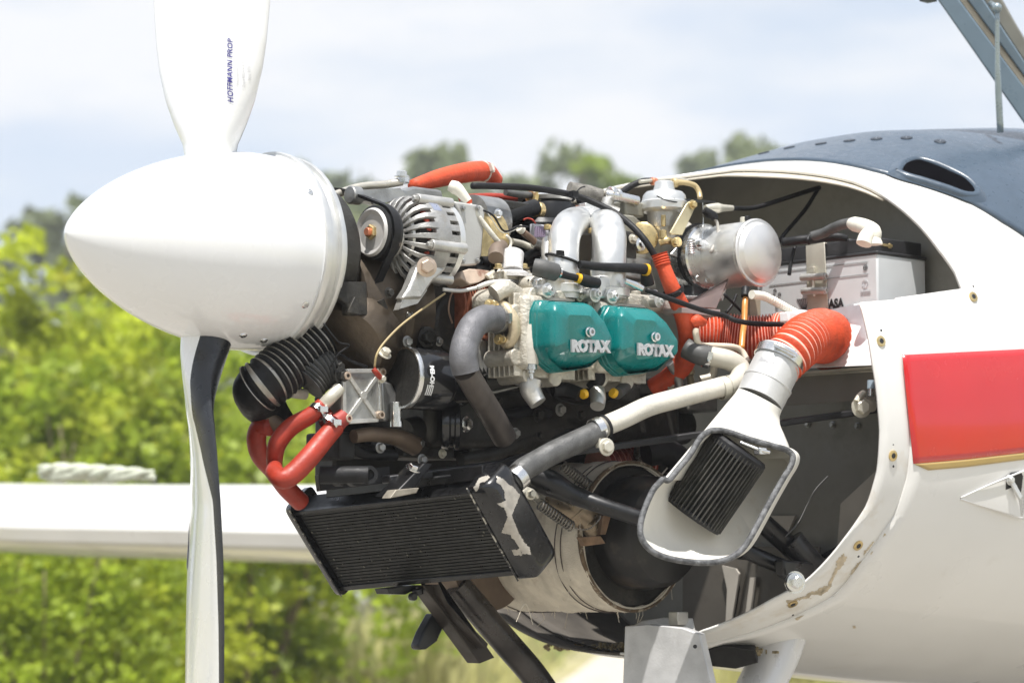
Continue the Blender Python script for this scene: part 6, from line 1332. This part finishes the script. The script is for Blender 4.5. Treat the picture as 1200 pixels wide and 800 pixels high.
# ------------------------------------------------ small fittings, clamps and wires
def clamp_on(z, s_, r, lab, mat=alup, w_=.0045):
    a, b = X(z, s_); d = (b-a).normalized(); mb = MB(); mb.lathe(a, d, [(-w_, r-.0006), (-w_, r+.0012), (w_, r+.0012), (w_, r-.0006)], 26, cap=(False, False)); sd = d.cross(V((0, -1, 0))).normalized(); f = sd.cross(d).normalized(); f = f if f.y < 0 else -f
    mb.box(a+f*(r+.003), (.006, .0035, .003), (sd, d, f)); mb.cyl(a+f*(r+.003)-sd*.009, sd, .0026, .005, 8); T_('hose_clamp', lab, 'clamp', mb, mat, 'hose clamps')
clamp_on('A', '205,327,.275 150,312,.265', .0168, 'steel clamp where the grey sleeve meets the cream elbow')
clamp_on('6', '715,205,.2055 660,200,.21', .0208, 'thin steel band round the top of the grey exhaust elbow', alud)
clamp_on('P', '690,212,-.078 640,215,-.06', .0168, 'pale band around the orange hose above the engine', bootw, .0015)
clamp_on('3', '1078,760,.255 1110,830,.255', .0155, 'dark band low on the bright orange fire sleeve', rubber, .004)
clamp_on('T', '470,62,.02 520,80,.02', .0085, 'small brass clamp on the fuel hose near the black cap', brass, .003)
clamp_on('T', '520,480,.10 560,480,.10', .0082, 'small steel clamp on the black hose under the grey plug cap')
clamp_on('B', '300,752,.10 330,760,.10', .001, 'x') if False else None
def wire(lab, z, s_, r=.0013, mat=rubber): cable('thin_cable', lab, z, s_, r, mat, seg=8)
wire('thin red wire curling beside the black cap', 'T', '420,215,.10 445,205,.10 480,215,.11 500,240,.11', .0014, redd)
wire('thin black wire crossing under the cream plug boot', 'T', '150,150,.13 220,190,.13 290,290,.13 380,260,.13 450,262,.13', .0016)
wire('fine pale wire stretched between alternator and elbow', 'T', '180,170,.13 280,300,.13 400,265,.13', .0008, bootw)
wire('thin black wire dropping behind the first rocker cover', '7', '90,-10,.20 130,40,.2 160,60,.2 200,30,.2', .0018)
wire('thin black wire running below both rocker covers', 'R', '380,170,.16 470,230,.17 620,270,.18 760,250,.18 900,180,.17', .0022)
wire('thin grey wire hanging in a loop above the silencer', 'R', '1000,660,.14 1030,680,.14 1065,688,.15 1110,640,.15', .0014, plate)
wire('thin black wire lying on the wide mount rail', 'C', '120,420,.16 300,395,.17 480,330,.18 600,300,.18', .0022)
wire('black wire looped over the gearbox flank', '5', '560,230,.13 640,330,.13 700,350,.13 640,400,.12 600,470,.11', .0015)
wire('short black wire behind the square pump cover', '5', '620,480,.09 640,400,.09 720,440,.1 800,470,.1', .0022)
wire('brown wire rising beside the copper finned barrel', '6', '470,230,.13 450,150,.13 470,60,.13 520,20,.13', .0015, MT['brown_fitting'])
for z_, s_, n_, r_, m_ in (('5', '640,470', .10, .007, darkm), ('5', '655,520', .11, .009, darkm), ('5', '1020,330', .13, .006, alud), ('6', '120,60', .14, .0055, darkm), ('6', '220,330', .13, .004, brass), ('6', '395,330', .12, .005, alud), ('6', '730,300', .2, .004, alud),
    ('R', '120,250', .12, .005, darkm), ('R', '480,300', .12, .007, alud), ('R', '600,330', .13, .006, darkm), ('R', '350,330', .12, .0075, darkm), ('C', '520,200', .12, .006, alud), ('C', '640,210', .12, .005, darkm), ('C', '60,330', .10, .006, alud), ('C', '160,300', .10, .005, plate), ('B', '780,270', .09, .006, alud), ('B', '980,250', .09, .005, alud),
    ('3', '110,330', .10, .005, alup), ('3', '330,320', .06, .006, brass), ('3', '850,470', .12, .0055, plate), ('3', '560,790', .22, .005, plate), ('7', '590,20', .2, .006, plate), ('A', '30,470', .18, .007, plate), ('A', '90,540', .18, .006, alud), ('A', '180,545', .2, .005, alud)):
    near_bolt(z_, s_, n_, r_, m_)
for z_, tl, br, n0, n1, m_ in (('R', '60,150', '260,200', .06, .115, darkm), ('R', '330,300', '470,400', .04, .10, MT['matt_black']), ('R', '520,330', '700,420', .04, .10, darkm), ('C', '300,200', '420,330', .02, .09, darkm), ('5', '600,620', '660,700', .05, .09, darkm), ('B', '580,190', '660,330', .0, .08, MT['matt_black']), ('B', '900,230', '1150,330', .0, .08, darkm), ('B', '680,250', '860,320', .0, .07, MT['matt_black']),
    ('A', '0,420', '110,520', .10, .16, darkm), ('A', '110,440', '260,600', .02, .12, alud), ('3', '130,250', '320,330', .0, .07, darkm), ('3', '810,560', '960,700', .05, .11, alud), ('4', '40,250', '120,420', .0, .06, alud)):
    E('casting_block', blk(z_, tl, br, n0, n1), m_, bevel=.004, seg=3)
for z_, s_, r_, m_, nm in (('R', '40,300,.10 180,330,.11 320,300,.11 420,320,.11', .009, rubber, 'oil_hose'), ('R', '250,420,.08 400,460,.09 600,440,.10 760,400,.10', .010, rubber, 'oil_hose'), ('C', '250,330,.08 420,300,.09 560,240,.09 740,190,.09', .012, darkm, 'exhaust_branch'), ('R', '420,100,.14 520,130,.14 600,120,.14', .008, alud, 'oil_gallery'), ('B', '620,240,.07 700,300,.07 860,310,.08', .008, rubber, 'oil_hose'),
    ('A', '20,360,.20 60,430,.2 70,520,.2', .007, alud, 'fuel_pipe'), ('A', '60,360,.19 110,400,.19 130,480,.18', .006, MT['dull_brass'], 'fuel_pipe'), ('6', '340,150,.10 380,240,.10 370,330,.10', .010, darkm, 'oil_gallery'), ('5', '870,100,.11 900,190,.11 880,300,.11', .007, darkm, 'oil_gallery'), ('5', '1000,170,.1 1020,300,.1 1010,420,.1', .010, darkm, 'oil_gallery')):
    tubes(z_, s_, r_, m_, nm)
# bolt heads and seam on the rear cover plate of the alternator, maker plate
for s_ in ('905,300', '985,300', '905,590', '985,590'): near_bolt('2', s_, .1315, .0032, alud, parent=alt)
mb = MB(); o_ = W(aU, hn, hz)
rows = []
for i in range(7):
    a_ = R(38+i*5); d_ = NEAR*math.cos(a_)+UP*math.sin(a_); rows.append([o_+AFT*(.079+.004*j)+d_*.0670 for j in range(5)])
mb.loft(rows, (False, False), closed=False); obj('maker_plate', mb, M('blue_silver_plate', (.35, .38, .48), .35, .6, .1, 60), alt)

rng = random.Random(12); mb = MB()
for i in range(45):                                  # bugs and grit caught on the radiator face
    s_, t = rng.random(), rng.random(); p = rq(.02+.96*s_, t, .0012); r_ = rng.uniform(.0006, .0022)
    mb.lathe(p, fn, [(0, r_), (.0006, r_*.6)], 6)
obj('grit', mb, M('pale_grit', (.13, .125, .10), .8, 0, .4, 300), rad, kind='stuff')
mb = MB()
for i in range(7): mb.bolt(W(1.098, .05+i*.055, .30-.004*i), GN, .0042, .004)
obj('firewall_screws', mb, alud, plane, kind='stuff')
mb = MB(); mb.box(W(1.085, .14, .52), (.012, .05, .03)); obj('relay_box', mb, M('relay_black', (.03, .03, .03), .5), plane, bevel=.003)
mb = MB(); mb.tube([W(1.08, -.25, .62), W(1.07, -.05, .60), W(1.06, .15, .57), W(1.075, .33, .50), W(1.08, .40, .35)], .006, 12); obj('wiring_loom', mb, rubber, plane, sharp=180)
mb = MB(); mb.tube([W(1.08, .10, .05), W(1.07, .22, .10), W(1.075, .30, .20), W(1.08, .36, .26)], .004, 10); obj('wiring_loom', mb, rubber, plane, sharp=180)

grime = M('brown_grime', (.50, .42, .30), .75, 0, .25, 90, dirt=(.60, .52, .40), amt=.52, dscale=160, dw=.3)
flo = bpy.data.objects['cowling_flange']; sko = bpy.data.objects['fuselage_skin']
for t in ('490,375 520,350 525,380 480,450 455,500 430,535 360,550 330,545 400,520 440,500 470,440', '240,575 300,560 420,520 440,530 350,560 250,590', '560,420 600,380 605,390 575,440 540,455', '640,300 655,290 640,330 610,360'):
    decal('grime_streak', flo, zp('O', t), grime, flo, .0005, .7, 3.0)
for t in ('270,650 330,640 300,665', '555,690 570,690 570,702 558,702', '700,255 712,258 700,275', '640,340 652,345 640,360'):
    decal('grime_spot', sko, zp('O', t), grime, sko, .0005, .6, 1.5)
